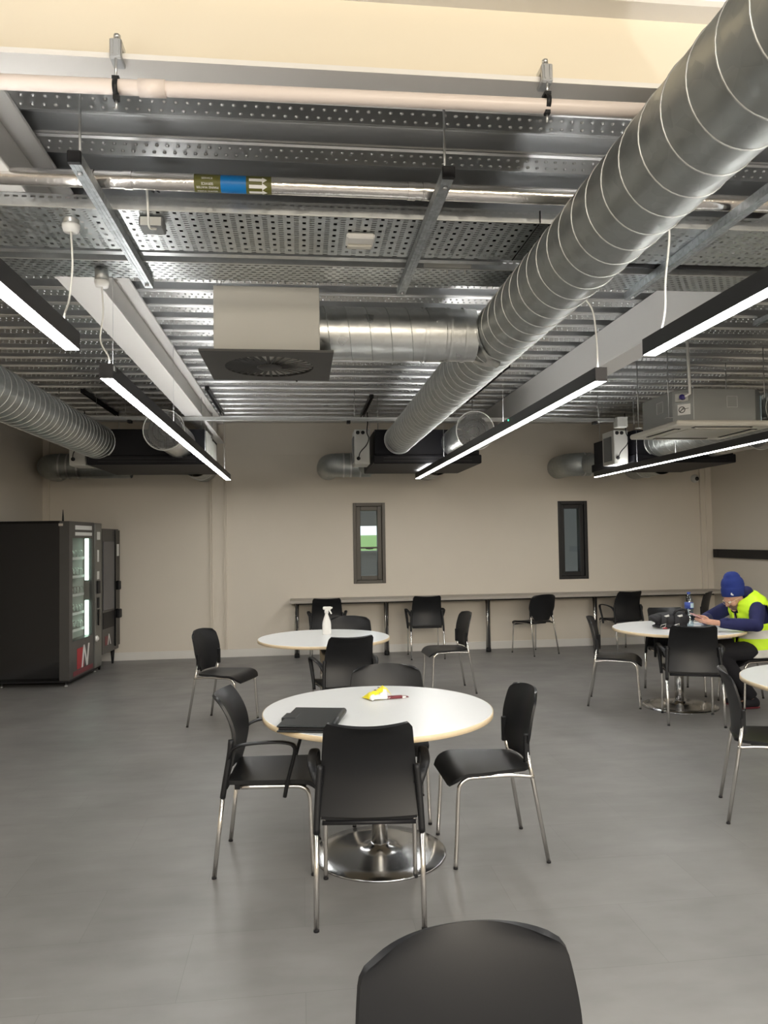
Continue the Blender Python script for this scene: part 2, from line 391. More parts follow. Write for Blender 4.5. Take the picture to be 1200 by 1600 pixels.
t3 = MB(); t3.box(6.07, YB-.03, .0, 6.25, YB, 3.33); t3.box(6.065, YB-.045, 0, 6.085, YB-.03, 3.33); t3.box(6.15, YB-.045, 0, 6.165, YB-.03, 3.33)
struct(t3.build('trim_3', m_wall))
t4 = MB(); t4.box(-3.55, YB-.02, .11, -3.46, YB, 3.33); t4.box(-3.475, YB-.03, .11, -3.46, YB-.02, 3.33); struct(t4.build('trim_4', m_wall))
t5 = MB(); t5.box(-1.05, YB-.008, 2.872, 6.07, YB, 3.33); struct(t5.build('trim_5', m_wall))
t6 = MB(); t6.box(XR-.006, 8, 1.02, XR, YB-.05, 1.03); struct(t6.build('trim_6', m_wall))

def window(i, x0, x1, mf):
    e = bpy.data.objects.new('window_%d' % i, None); COL.objects.link(e); e.location = ((x0+x1)/2, YB, WZ0); struct(e)
    W, H = x1-x0, WZ1-WZ0; h = W/2
    def frame(d0, d1, a, b, zlo=0, zhi=0):
        q = MB(); w0, w1 = h-a, h-b; z0, z1 = a, H-a; y0, y1 = b, H-b
        q.box(-w0, d0, z0, -w1, d1, z1); q.box(w1, d0, z0, w0, d1, z1); q.box(-w1, d0, z0, w1, d1, y0); q.box(-w1, d0, y1, w1, d1, z1); return q
    frame(-.012 if i == 1 else .0, .20, .0, .048).build('window_frame', mf, e, bevel=.004)
    frame(.035, .16, .048, .112).build('sash', mf, e, bevel=.006)
    MB().box(-h+.112, .09, .112, h-.112, .102, H-.112).build('pane', m_glass, e)
    if i == 1:
        q = MB(); q.tube([(-.045, .03, .51), (-.05, .0, .505), (0, -.02, .50), (.05, .0, .505), (.045, .03, .51)], .007, 8); q.box(-h+.112, .04, .505, h-.112, .09, .53); q.build('stay_handle', mf, e)
    return e
window(1, *WIN[0], m_frame1); window(2, *WIN[1], m_frame2)
# outside
prop(MB().add([(-40, 12, -.3), (60, 12, -.3), (90, 160, 2.6), (-60, 160, 2.6)], [(0, 1, 2, 3)]).build('grass_field', m_grass), 'green field seen through the bright window', 'field', None, 'structure')
q = MB(); q.box(-1.5, 12.6, -.3, 3.2, 12.8, 1.41); q.box(-1.5, 12.55, 1.41, 3.2, 12.85, 1.44)
struct(q.build('parapet_wall', m_extgrey), 'low grey wall outside the bright window')
struct(MB().box(-1.5, 12.4, 1.865, 3.2, 12.75, 3.2).build('canopy_fascia', m_extgrey), 'grey canopy fascia outside the bright window')
struct(MB().box(3.3, 12.3, -.3, 9, 12.5, 4).build('outbuilding_wall', m_extgrey), 'dark wall outside the black window')

# corrugated deck with embossed dots
PITCH, Y0 = .323, 2.907
prof = []
kk = range(-21, 25)
for k in kk:
    y = Y0+k*PITCH
    for dy, dz in ((-.068, .012), (-.060, 0), (.060, 0), (.068, .012), (.072, .006), (.080, .006), (.083, .014), (.086, .088), (.132, .088), (.140, .074), (.183, .074), (.191, .088), (.237, .088), (.240, .014), (.243, .006), (.251, .006)): prof.append((y+dy, ZD+dz))
prof = [p for p in prof if YF-.0 <= p[0] <= YB+.02]
d = MB(); vs = [(x, y, z) for y, z in prof for x in (XL, XR)]
d.add(vs, [(2*i, 2*i+2, 2*i+3, 2*i+1) for i in range(len(prof)-1)])
dv, df = [], []
for k in kk:
    y = Y0+k*PITCH
    if y < 1.9 or y > YB-.1: continue
    for row in (0, 1):
        x = XL+.03+(.022 if row else 0)
        while x < XR-.02:
            if abs(x) < .62*y+1.2:
                o = len(dv); n = 6; cy = y+(-.029 if row else .029)
                for r, z in ((.0085, 0), (.0065, -.006)):
                    for a in range(n): dv.append((x+r*math.cos(a*2*PI/n), cy+r*math.sin(a*2*PI/n), ZD+z))
                dv.append((x, cy, ZD-.0078))
                for a in range(n):
                    b = (a+1) % n; df.append((o+a, o+n+a, o+n+b, o+b)); df.append((o+n+a, o+2*n, o+n+b))
            x += .044
d.add(dv, df, True)
d.box(XL-.2, YF-.2, ZD+.10, XR+.2, YB+.28, ZD+.25)
struct(d.build('ceiling', m_deck), 'galvanised corrugated deck ceiling with embossed dots')

# beams
def ibeam_y(x, y0, y1, label):
    q = MB(); q.box(x-.098, y0, 3.03, x+.098, y1, 3.046); q.box(x-.098, y0, 3.305, x+.098, y1, 3.325); q.box(x-.008, y0, 3.046, x+.008, y1, 3.305)
    q.box(x-.022, y0, 3.046, x-.008, y1, 3.056); q.box(x+.008, y0, 3.046, x+.022, y1, 3.056)
    return prop(q.build('ceiling_beam', m_beam, bevel=.004), label, 'beam', 'steel beams under the deck', 'structure')
ibeam_y(-1.17, 2.47, YB, 'white painted steel beam running to the back wall on the left')
q = MB(); RX = 2.575      # boxed beam on the right
q.box(RX-.105, 2.47, 3.03, RX+.105, YB, 3.325); q.box(RX-.108, 2.47, 3.04, RX-.105, YB, 3.046)
prop(q.build('ceiling_beam', m_beam, bevel=.004), 'pale boxed-in beam running to the back wall on the right', 'beam', 'steel beams under the deck', 'structure')
q = MB(); q.box(XL, 2.165, 3.03, XR, 2.335, 3.046); q.box(XL, 2.165, 3.305, XR, 2.335, 3.325)
q.cm = 1; q.box(XL, 2.243, 3.046, XR, 2.257, 3.305)  # web colour carries the warm light, flanges keep the plain paint
prop(q.build('ceiling_beam', [m_beam, m_warm_lit]), 'steel beam with a warm-lit web crossing the whole room nearest the camera', 'beam', 'steel beams under the deck', 'structure')

# ------------------------------------------------------------------ ceiling services
def helix(axis, c, R, a0, a1, pitch, phase=0, n=36):
    turns = (a1-a0)/pitch; N = int(turns*n); out = []
    for i in range(N+1):
        t = 2*PI*i/n+phase; a = a0+(a1-a0)*i/N
        out.append((c[0]+R*math.cos(t), a, c[1]+R*math.sin(t)) if axis == 'y' else (a, c[0]+R*math.cos(t), c[1]+R*math.sin(t)))
    return out
DX, DZ, DR, FY = 1.155, 2.80, .166, 8.62
def long_duct(label, x, z, R, y0, y1, pitch):
    t = thing('spiral_duct', label, 'duct', (x, y1, z), 0, 'spiral ventilation ducts')
    q = MB(); n = 40; ny = 40
    L = y1-y0
    vs = [(R*math.cos(2*PI*k/n), -L+L*i/ny, R*math.sin(2*PI*k/n)) for i in range(ny+1) for k in range(n)]
    q.add(vs, [(i*n+k, i*n+(k+1) % n, (i+1)*n+(k+1) % n, (i+1)*n+k) for i in range(ny) for k in range(n)], True)
    q.build('duct_tube', m_duct, t)
    MB().tube([(p[0], p[1], p[2]) for p in helix('y', (0, 0), R+.0008, -L, 0, pitch)], .0030, 4).build('spiral_seam', m_seam, t)
    MB().tube([(R*1.01*math.cos(2*PI*k/32), -.01, R*1.01*math.sin(2*PI*k/32)) for k in range(32)], .007, 6, closed=True).build('end_collar', m_seam, t)
    return t
md = long_duct('fat galvanised spiral duct running overhead from upper right to the middle fan coil unit', DX, DZ, DR, -2.5, FY, .135)
# branch to the diffuser
BY, BR = 4.17, .148
q = MB(); n = 36
xs = [.085, DX-.40, DX-.30, DX-.15]
q.tube([(x-DX, BY-FY, 0) for x in xs], BR, n, cap=False); q.build('branch_tube', m_branch, md)
q = MB(); q.tube(helix('x', (BY-FY, 0), BR+.0005, .10-DX, DX-.42-DX, .115), .0022, 4)
q.build('branch_seam', m_duct, md)
for xx, ww in ((-.43, .10), (-.31, .012), (-.455, .008), (-.335, .008), (-.225, .014)):
    MB().tube([(xx, BY-FY, 0), (xx+ww, BY-FY, 0)], BR+.006, n, cap=False).build('branch_collar', m_branch if ww > .05 else m_seam, md)
q = MB()          # saddle where the branch meets the duct
def sad(u, v):
    a = 2*PI*u; r = BR+.004+.03*v; y = r*math.cos(a); z = r*math.sin(a)
    return (-math.sqrt(max(1e-6, (DR+.004)**2-min(z, DR)**2)) if abs(z) < DR else -.01, BY-FY+y, z)
q.grid(sad, 48, 3); q.build('branch_saddle', m_branch, md)
MB().lathe([(.0, 0), (.006, .001), (.006, .004), (0, .006)], 10, axis_mtx((-.39, BY-FY-BR-.004, .035), (0, -1, .2))).build('test_plug', m_seam, md)
ld = long_duct('galvanised spiral duct on the far left feeding the left fan coil unit', -2.262, 2.775, .192, -1.0, FY, .12)
rd = long_duct('bright spiral duct on the right feeding the unit behind the ceiling cassette', 4.36, 2.775, .185, 4.0, FY, .12)
def duct_hanger(par, x0, y, R):
    pass

def fan_coil(x0, x1, stubx, label, flue, grpl='fan coil units at the back wall'):
    t = thing('fan_coil_unit', label, 'fan coil unit', (x0, FY, 2.515), 0, grpl)
    W = x1-x0
    MB().box(0, 0, .10, W, 1.25, .405).build('casing', m_fcu, t, bevel=.004)
    MB().rbox(-.02, -.03, .0, W+.02, 1.30, .105, .01).build('drip_tray', m_fcu, t)
    for i in range(2): MB().box(.1, -.034, .03+.035*i, W-.1, -.028, .04+.035*i).build('tray_rib', m_matt, t)
    # side panels of light sheet steel on the right end
    for a, b, z in ((.1, .48, .40), (.55, .62, .38), (.70, 1.1, .36)): MB().box(W, a, .13, W+.012, b, z).build('side_panel', m_boxgrey, t)
    # control box at the left front corner
    c = MB().rbox(-.235, .05, .0, -.055, .40, .415, .008).build('control_box', m_boxgrey, t)
    for x, z in ((-.195, .375), (-.135, .375), (-.19, .07)): MB().lathe([(.022, 0), (.022, .012), (.012, .016)], 14, axis_mtx((x, .05, z), (0, -1, 0))).build('cable_gland', m_matt, c)
    MB().tube(cat([(-.19, .03, .07), (-.17, .0, .14), (-.10, -.01, .22), (-.07, 0, .30), (-.09, .02, .375), (-.075, .06, .50), (-.075, .08, .62)]), .006, 6).build('flex_cable', m_matt, c)
    MB().box(-.245, .12, .04, -.235, .34, .34).build('cover_plate', m_midgrey, c)
    # intake spigot with a wire guard
    sx = stubx-x0; sz = .25; R = .205; L = .98
    q = MB(); q.tube([(sx, -L+.10, sz), (sx, 0.01, sz)], R*.86, 32, cap=False); s = q.build('intake_spigot', m_branch, t)
    q = MB()
    k = -R+.012
    while k < R:
        h = math.sqrt(R*R-k*k)
        for p, e in (((sx+k, -L, sz-h), (sx+k, -L, sz+h)), ((sx-h, -L, sz+k), (sx+h, -L, sz+k))): q.tube([p, e], .0019, 3, cap=False)
        k += .0150
    q.build('wire_guard', m_rod, s)
    MB().tube([(sx+R*math.cos(2*PI*k/40), -L, sz+R*math.sin(2*PI*k/40)) for k in range(40)], .007, 6, closed=True).build('guard_rim', m_seam, s)
    q = MB()
    for r in (.06, .12): q.tube([(sx+r*math.cos(2*PI*k/30), -L+.04, sz+r*math.sin(2*PI*k/30)) for k in range(30)], .004, 5, closed=True)
    q.tube([(sx, -L+.05, sz), (sx, -.1, sz)], .045, 16); q.build('fan_hub', m_grille, s)
    # exhaust bend out to the wall on the left, and a straight spigot under the right end
    if True:
        q = MB(); ex = (-.98, -.46, -.20)[flue]
        pts = [(.10, 1.62, .15), (ex+.16, 1.62, .15)]+[(ex+.16-.17*math.sin(a), 1.62+.17*(1-math.cos(a)), .15) for a in (.4, .8, 1.2, PI/2)]+[(ex-.01, 2.12, .15)]
        q.tube(pts, .165, 28, cap=False); e = q.build('exhaust_bend', m_duct, t)
        for x in (ex+.17, ex+.27, ex+.40): MB().tube([(x, 1.62, .15), (x+.022, 1.62, .15)], .172, 28, cap=False).build('duct_collar', m_seam, e)
        MB().tube([(-.06, 1.62, .15), (.12, 1.45, .15), (.2, 1.2, .2)], .14, 24).build('transition', m_duct, e)
    q = MB(); q.tube([(W-.28, 1.28, .16), (W-.28, 2.12, .16)], .19, 30, cap=False); q.build('wall_spigot', m_duct, t)
    MB().tube([(W-.28+.192*math.cos(2*PI*k/36), 1.75, .16+.192*math.sin(2*PI*k/36)) for k in range(36)], .008, 6, closed=True).build('spigot_ring', m_seam, t)
    for x, y in ((.05, .1), (W-.05, .1), (.05, 1.15), (W-.05, 1.15)): MB().tube([(x, y, .40), (x, y, ZD-2.515)], .004, 6).build('hanger_rod', m_rod, t)
    return t
fan_coil(-2.35, -1.08, -1.36, 'black fan coil unit at the back left, behind the left pendant light', 0)
fan_coil(.872, 2.12, 1.84, 'black fan coil unit in the middle of the back wall, fed by the fat duct', 1)
fan_coil(4.05, 5.33, 5.05, 'black fan coil unit at the back right, partly behind the ceiling cassette', 2)

# swirl diffuser
t = thing('ceiling_diffuser', 'square dark swirl diffuser under an off-white plenum box', 'air diffuser', (-.165, 4.18, 2.606))
MB().rbox(-.275, -.29, .012, .275, .29, .36, .003).build('plenum_box', m_plenum, t)
hw = .345; R0 = .245
q = MB(); n = 64      # face plate with a round opening
vs = []
for k in range(n):
    a = 2*PI*k/n; c, s_ = math.cos(a), math.sin(a); m_ = hw/max(abs(c), abs(s_)); vs += [(m_*c, m_*s_, 0), (R0*c, R0*s_, 0), (m_*c, m_*s_, .012), (R0*c, R0*s_, .012)]
fs = []
for k in range(n):
    a, b = 4*k, 4*((k+1) % n); fs += [(a, a+1, b+1, b), (a+2, b+2, b+3, a+3), (a, b, b+2, a+2), (a+1, a+3, b+3, b+1)]
q.add(vs, fs); q.build('face_plate', m_grille, t)
MB().lathe([(R0, .013), (R0, .02)], 48).build('dark_opening', m_void, t)
q = MB()
for k in range(32):
    a = 2*PI*k/32; mt = Matrix.Rotation(a, 4, 'Z') @ Matrix.Translation((.155, 0, .004)) @ Matrix.Rotation(.40, 4, 'X'); q.box(-.088, -.0085, -.0012, .092, .0085, .0012, mt)
q.build('swirl_vane', m_grille, t)
MB().lathe([(0, -.012), (.03, -.012), (.062, -.008), (.070, -.002), (.070, .008), (0, .008)], 32).build('centre_boss', m_grille, t)
for sx in (-1, 1):
    x = sx*.25
    for dx in (-.014, .014): MB().tube([(x+dx*.5, -.24, .36), (x+dx, -.24, .42), (x+dx, -.24, ZD-2.606)], .0022, 5).build('hanger_wire', m_rod, t)
MB().tube([(.15, .34, .02), (.15, .36, .0), (.15, .55, .13), (.15, .55, .2)], .006, 6).build('damper_rod', m_matt, t)

# struts that carry the trays
def strut(x, y0, y1, z, label, rods=True, cap=True, hidez=.041):
    t = thing('strut_channel', label, 'strut', (x, y0, z), 0, 'strut channels carrying the cable trays')
    q = MB(); L = y1-y0; h = .0205
    q.box(-h, 0, 0, h, L, .0025); q.box(-h, 0, .0025, -h+.0025, L, .041); q.box(h-.0025, 0, .0025, h, L, .041); q.box(-h+.0025, 0, .0385, -.011, L, .041); q.box(.011, 0, .0385, h-.0025, L, .041)
    for s_ in (-1, 1): q.box(s_*.007-.0015, .0, -.0012, s_*.007+.0015, L, .0002)
    q.build('channel', m_galv, t)
    if cap: MB().rbox(-.023, -.012, -.002, .023, .004, .044, .003).build('end_cap', m_matt, t)
    if rods:
        MB().tube([(0, .06, .0), (0, .06, ZD-z)], .0048, 8).build('threaded_rod', m_rod, t)
        MB().tube([(0, L-.06, -.002), (0, L-.06, ZD-z)], .0048, 8).build('threaded_rod', m_rod, t)
        for y in (.06, L-.06): MB().lathe([(.010, -.010), (.010, 0)], 6, Matrix.Translation((0, y, 0))).build('nut', m_rod, t)
    return t
SZ = 2.932
strut(-.757, 2.60, 3.86, SZ, 'galvanised strut under the trays on the left, with a black end cap')
strut(.545, 2.60, 3.90, SZ, 'galvanised strut under the trays in the middle, beside the small white sensor')
strut(1.81, 2.55, 3.88, SZ, 'galvanised strut under the trays on the right, beyond the fat duct')
# cable trays
TZ = 2.9755
def tray(y0, y1, h, mt, label):
    t = thing('cable_tray', label, 'cable tray', (0, 0, 0), 0, 'perforated cable trays')
    MB().box(XL, y0, TZ, XR, y1, TZ+.002).build('tray_base', mt, t)
    q = MB(); q.box(XL, y0-.002, TZ, XR, y0, TZ+h); q.box(XL, y0-.002, TZ+h, XR, y0+.016, TZ+h+.002); q.build('side_flange', m_flange, t)
    q = MB(); q.box(XL, y1, TZ, XR, y1+.002, TZ+h); q.box(XL, y1-.016, TZ+h, XR, y1+.002, TZ+h+.002); q.build('side_flange', m_flange, t)
    q = MB(); q.box(XL, y0-.006, TZ-.004, XR, y0+.004, TZ+.001); q.build('rolled_edge', m_seam, t)
    return t
tA = tray(3.04, 3.46, .05, m_trayA, 'wide perforated cable tray carrying the white sensor and grey junction box')
q = MB(); rr = random.Random(5)      # flat dark sheet added in the tray so its holes look dark
q.slab(lambda u, v: (-.62+1.75*u, 3.06+.37*v+.008*math.sin(u*17), TZ+.014+.004*abs(math.sin(v*PI*9))), 40, 54, .006); q.build('dark_tray_backing', m_matt, tA)
q = MB(); q.box(1.03, 3.030, TZ-.002, 1.034, 3.038, TZ+.05); q.box(1.03, 3.03, TZ-.003, 1.034, 3.46, TZ-.0005); q.build('tray_joint', m_matt, tA)
tB = tray(3.60, 3.84, .05, m_trayB, 'narrow perforated cable tray behind the wide one')
MB().slab(lambda u, v: (-3.3+6.6*u, 3.62+.20*v+.006*math.sin(u*23), TZ+.014+.004*abs(math.sin(v*PI*6))), 60, 36, .006).build('dark_tray_backing', m_matt, tB)  # dark sheet added over the narrow tray so its slots look dark
q = MB(); q.box(.62, 3.588, TZ+.004, .86, 3.597, TZ+.045)
for x in (.65, .74, .83): q.tube([(x, 3.60, TZ-.025), (x, 3.60, TZ+.01)], .003, 6)
q.build('splice_plate', m_boxgrey, tB)
prop(MB().box(-3.5, 3.50, TZ+.004, 1.0, 3.541, TZ+.045).build('strut_rail', m_flange), 'slotted steel rail lying between the two cable trays', 'rail')
prop(MB().tube([(1.5, 3.555, TZ+.03), (2.4, 3.555, TZ+.03)], .017, 10).build('cable_bundle', m_matt), 'black cable bundle lying between the trays right of the duct', 'cable')
# foil pipe
PY, PZ, PR = 2.90, 3.026, .032
t = thing('insulated_pipe', 'silver foil-wrapped water pipe crossing above the cable trays', 'pipe', (0, PY, PZ))
q = MB(); rr = random.Random(3)
def foil(u, v):
    a = 2*PI*u; return (XL+(XR-XL)*v, PR*math.cos(a), PR*math.sin(a))
q.grid(foil, 20, 160); q.build('foil_jacket', m_foil, t)
for x in (-.80, -.66, .44, .50, 1.65, -1.7): MB().tube([(x, 0, 0), (x+.03, 0, 0)], PR+.003, 18, cap=False).build('foil_tape', m_foil, t)
x0, x1 = -.395, -.10
bl = (x1-x0)
m_ = thing('pipe_marker', None, None); m_.parent = t
def band(a, b, mt, nm): return MB().tube([(x0+bl*a, 0, 0), (x0+bl*b, 0, 0)], PR+.0012, 28, cap=False).build(nm, mt, m_)
band(0, .34, m_olive, 'tape_band'); band(.34, .67, m_blue, 'tape_band'); band(.67, 1, m_olive, 'tape_band')
q = MB(); RR = PR+.0022
def wrap(u, ang, xc, flip=False):      # u: along pipe (m), ang measured from the bottom towards the camera side
    a = -PI/2-ang; return (xc+u, RR*math.cos(a), RR*math.sin(a))
def put_text(body, size, ang, flip):
    vs, fs = text_mesh(body, size); out = []
    for vx, vy, _ in vs:
        if flip: vx, vy = -vx, -vy
        out.append(wrap(vx, ang+vy/RR, x0+bl*.17))
    q.add(out, fs)
put_text('MAINS WATER', .0118, .18, False); put_text('MAINS WATER', .0128, .72, True); put_text('SERVICE', .0128, 1.12, True); put_text('SERVICE', .0118, 1.72, False); q.build('white_lettering', m_wprint, m_); q = MB()
for ang, hw_ in ((.25, .006), (.98, .0065), (1.72, .006)):
    xa, xb, xc = x0+bl*.71, x0+bl*.88, x0+bl*.945
    for (ua, va, ub, vb) in ((xa, hw_, xb, hw_), (xb, hw_*2.1, xc, 0.0001)):
        N = 6; vs = []
        for i in range(N+1):
            for j in range(5):
                f = i/N; h = va*(1-f)+vb*f; vs.append(wrap(ua+(ub-ua)*f, ang+(-h+2*h*j/4)/RR, 0))
        q.add(vs, [(i*5+j, i*5+j+1, (i+1)*5+j+1, (i+1)*5+j) for i in range(N) for j in range(4)])
q.build('white_arrows', m_wprint, m_)
# white pipe under the near beam and its clamps
WY, WR = 2.155, .021
t = thing('waste_pipe', 'pinkish white plastic pipe hung under the nearest beam', 'pipe', (0, WY, 2.936))
MB().tube([(XL, 0, -.018), (XR, 0, .052)], WR, 24).build('pipe_tube', m_pink, t)
MB().tube([(-.45, 0, .004), (-.375, 0, .0048)], WR+.0035, 24).build('coupling', m_pink, t)
def beam_clamp(x, pz, side, label):
    t = thing('beam_clamp', label, 'pipe hanger', (x, 2.165, 3.03), 0, 'pipe hangers on the near beam')
    q = MB(); q.rbox(-.017, -.022, .020, .017, .030, .044, .003); q.rbox(-.017, -.022, -.014, .017, .030, .0, .003); q.rbox(-.017, -.026, -.012, .017, -.012, .044, .003)
    for s_ in (-1, 1): q.box(s_*.008-.002, -.03, -.005, s_*.008+.002, -.024, .038)
    q.build('clamp_body', m_rod, t)
    q = MB(); q.tube([(0, -.004, .03), (0, -.004, .062)], .005, 8); q.lathe([(.010, .056), (.010, .066), (.004, .069)], 6, Matrix.Translation((0, -.004, 0))); q.build('clamp_bolt', m_rod, t)
    zc = pz-3.03
    MB().tube([(0, -.018, -.01), (0, -.018, zc+.028)], .0042, 8).build('drop_rod', m_rod, t)
    q = MB()       # split ring, seen as an S of black plastic
    def ring(u, v):
        a = PI*(.5+1.0*u); r = WR+.004
        return (side*(-.012 if False else 0)+(-.007+.014*v), -.010+r*math.cos(a), zc+r*math.sin(a))
    q.slab(ring, 16, 2, .003)
    q.box(-.010, -.026, zc+.020, .010, .004, zc+.030); q.box(-.008, -.022, zc-.036, .008, -.004, zc-.018)
    q.build('pipe_ring', m_blackm, t)
    MB().tube([(0, -.012, zc-.03), (0, -.012, zc-.062)], .004, 8).build('rod_end', m_rod, t)
beam_clamp(-.512, 2.936-.002, -1, 'zinc beam clamp with black pipe ring at the upper left')
beam_clamp(.762, 2.936+.021, 1, 'zinc beam clamp with black pipe ring beside the fat duct')

# boxes on the trays
t = thing('presence_sensor', 'small white sensor box under the wide cable tray', 'sensor', (.275, 3.24, TZ))
MB().rbox(-.062, -.055, -.028, .062, .055, -.001, .008).build('sensor_body', m_white, t); MB().rbox(-.056, .01, -.040, .056, .05, -.028, .006).build('sensor_lens', m_acw, t)
t = thing('junction_box', 'grey junction box under the wide tray, left of the sensor', 'junction box', (-.60, 3.135, TZ))
MB().rbox(-.048, -.045, -.045, .048, .045, -.001, .005).build('box_body', m_midgrey, t); MB().rbox(-.042, -.048, -.042, .042, -.044, -.006, .002).build('box_lid', m_boxgrey, t)
MB().tube(cat([(-.02, -.20, .07), (-.015, -.16, .09), (0, -.13, .08), (.005, -.12, -.02), (.0, -.07, -.06), (.02, -.03, -.05)]), .0045, 6).build('white_wire', m_cable, t)
for k, (a, b) in enumerate((((-.75, -.62), (.065, .10)), ((-.74, -.60), (.085, .085)))):
    prop(MB().tube(cat([(-.79+.05*k, 3.01, 3.05), (-.72+.03*k, 2.99, 3.075+.006*k), (-.64+.02*k, 2.99, 3.07), (-.57+.02*k, 3.02, 3.04)]), .0035, 6).build('black_wire', m_matt), ['upper loop of thin black wire over the wide tray', 'lower loop of thin black wire over the wide tray'][k], 'wire', 'loose wires over the tray')

# linear pendant lights
PZ0 = 2.415
def pendant(x, y0, y1, label, rose=None, wires=(), led=None, rose_end=None, up0=.02):
    t = thing('linear_pendant_light', label, 'pendant light', (x, y0, PZ0), 0, 'linear pendant lights')
    L = y1-y0; h = .031
    q = MB(); q.box(-h, 0, .006, -h+.004, L, .076); q.box(h-.004, 0, .006, h, L, .076); q.box(-h+.004, 0, .060, h-.004, L, .067)
    q.build('housing', m_char, t)
    for y in (-.004, L): MB().box(-h, y, .004, h, y+.004, .076).build('end_cap', m_char, t)
    MB().box(-h+.004, 0, .004, h-.004, L, .012).build('diffuser', m_light, t)
    MB().box(-h+.012, up0, .068, h-.012, L-.02, .0745).build('uplight_diffuser', m_uplight, t)
    if rose:
        rx, ry, rz = rose; ex = rose_end
        c = thing('ceiling_rose', None, None); c.parent = t; c.location = (rx-x, ry-y0, rz-PZ0)
        MB().lathe([(.030, 0), (.036, .022), (.036, .03), (0, .03)], 20).build('rose_cover', m_white, c)
        MB().lathe([(.033, .03), (.033, .085), (.0, .085)], 20).build('conduit_box', m_branch, c)
        MB().tube(cat([(rx-x, ry-y0, rz-PZ0), (rx-x+.006, ry-y0, (rz-PZ0)*.72), (rx-x-.010, ry-y0+.01, (rz-PZ0)*.45), (ex[0], ex[1], .12), (ex[0], ex[1], .07)]), .0042, 7).build('flex_cable', m_cable, t)
    elif rose_end:
        pts, = rose_end; MB().tube(cat(pts), .0046, 7).build('flex_cable', m_cable, t)
    for wy in wires: MB().tube([(0, wy-y0, .076), (0, wy-y0, ZD-PZ0)], .0012, 5).build('suspension_wire', m_rod, t)
    if led: MB().lathe([(.006, 0), (.006, .004), (.0, .006)], 10, axis_mtx((-h, led-y0, .062), (-1, 0, 0))).build('green_indicator', m_green, t)
    MB().box(h-.001, .02, .045, h+.004, .05, .07).build('gear_clip', m_galv, t)
    return t
LX, RX1, R3 = -.918, 1.530, 3.93
pendant(LX, -1.2, 3.115, 'nearest left linear pendant light, cut off by the left edge', (-.935, 3.16, 2.925), (.5,), None, (.0, 4.22))
pendant(LX, 3.65, 9.66, 'left linear pendant light running to the back wall, before the left fan coil unit', (-.955, 3.72, 2.885), (3.78, 5.55, 7.35, 9.2), None, (0, .05))
pendant(RX1, -1.2, 3.08, 'nearest right linear pendant light, cut off by the right edge', None, (.5,), None, ([(-.06, 4.08, .60), (.01, 4.10, .5), (.02, 4.16, .30), (.035, 4.20, .18), (.02, 4.22, .07)],))
pendant(RX1, 3.61, 9.60, 'right linear pendant light running to the back wall with a green indicator', None, (5.45, 7.8), 5.20, ([(-.02, .05, .52), (-.06, .05, .46), (-.02, .04, .38), (.0, .05, .25), (.005, .05, .07)],))
pendant(R3, -1.2, 9.52, 'far right linear pendant light passing under the ceiling cassette', None, (5.0, 7.4, 8.3), up0=8.5)

# strut pieces fixed to the deck and the long rail at the back
def deck_strut(x, y0, y1, mt, label):
    t = thing('deck_strut', label, 'strut', (x, y0, 3.285), 0, 'short struts fixed to the deck')
    q = MB(); L = y1-y0; q.box(-.0205, 0, 0, -.018, L, .041); q.box(.018, 0, 0, .0205, L, .041); q.box(-.018, 0, .038, .018, L, .041); q.box(-.018, 0, 0, -.010, L, .003); q.box(.010, 0, 0, .018, L, .003); q.build('channel', mt, t)
    MB().box(-.023, -.01, -.003, .023, .0, .044).build('end_cap', m_matt, t)
deck_strut(-2.36, 8.40, 9.95, m_matt, 'dark strut on the deck above the left spiral duct')
deck_strut(-1.0, 8.20, 9.85, m_char, 'dark strut on the deck right of the left beam')
deck_strut(.84, 8.60, 10.0, m_matt, 'dark strut on the deck above the middle control box')
deck_strut(2.02, 7.0, 8.9, m_matt, 'dark strut on the deck between the fat duct and the right beam')
deck_strut(3.62, 4.1, 5.5, m_galv, 'galvanised strut on the deck above the ceiling cassette')
t = thing('steel_rail', 'long slotted steel rail under the deck near the back wall', 'rail', (0, 8.35, 2.978))
MB().box(-2.75, 0, 0, 3.75, .041, .041).build('rail_channel', m_flange, t)
for x in (-2.6, -1.9, .62, 3.5): MB().tube([(x, .02, -.01), (x, .02, ZD-2.978)], .0045, 6).build('hanger_rod', m_rod, t)
MB().rbox(3.70, -.05, -.07, 3.83, .06, .05, .004).build('rail_end_box', m_boxgrey, t)
for x in (-1.85, .55, 3.45): MB().box(x-.02, -.03, -.03, x+.02, .05, .0).build('rail_bracket', m_matt, t)

# ceiling cassette
t = thing('ceiling_cassette', 'grey air-conditioning cassette with cream panel hung at the right', 'air conditioner', (3.74, 6.575, 2.585), 0)
def octa(q, h, c, z0, z1):
    P = [(-h+c, -h), (h-c, -h), (h, -h+c), (h, h-c), (h-c, h), (-h+c, h), (-h, h-c), (-h, -h+c)]
    q.add([(x, y, z) for z in (z0, z1) for x, y in P], [tuple(range(8))[::-1], tuple(range(8, 16))]+[(i, (i+1) % 8, 8+(i+1) % 8, 8+i) for i in range(8)])
q = MB(); octa(q, .42, .13, .05, .335); q.build('cassette_body', m_zincgrey, t, bevel=.003)
q = MB(); q.rbox(-.475, -.475, 0, .475, .475, .048, .014); q.build('fascia_panel', m_acw, t)
MB().rbox(-.27, -.27, -.008, .27, .27, .001, .006).build('intake_grille', m_acw, t)
for k in range(4):
    MB().box(-.27, -.40, -.004, .27, -.335, .002, Matrix.Rotation(k*PI/2, 4, 'Z')).build('outlet_slot', m_void, t)
    MB().rbox(-.26, -.385, -.012, .26, -.352, -.004, .003, Matrix.Rotation(k*PI/2, 4, 'Z')).build('louvre_flap', m_acw, t)
q = MB()       # pressed rectangles on the sheet metal
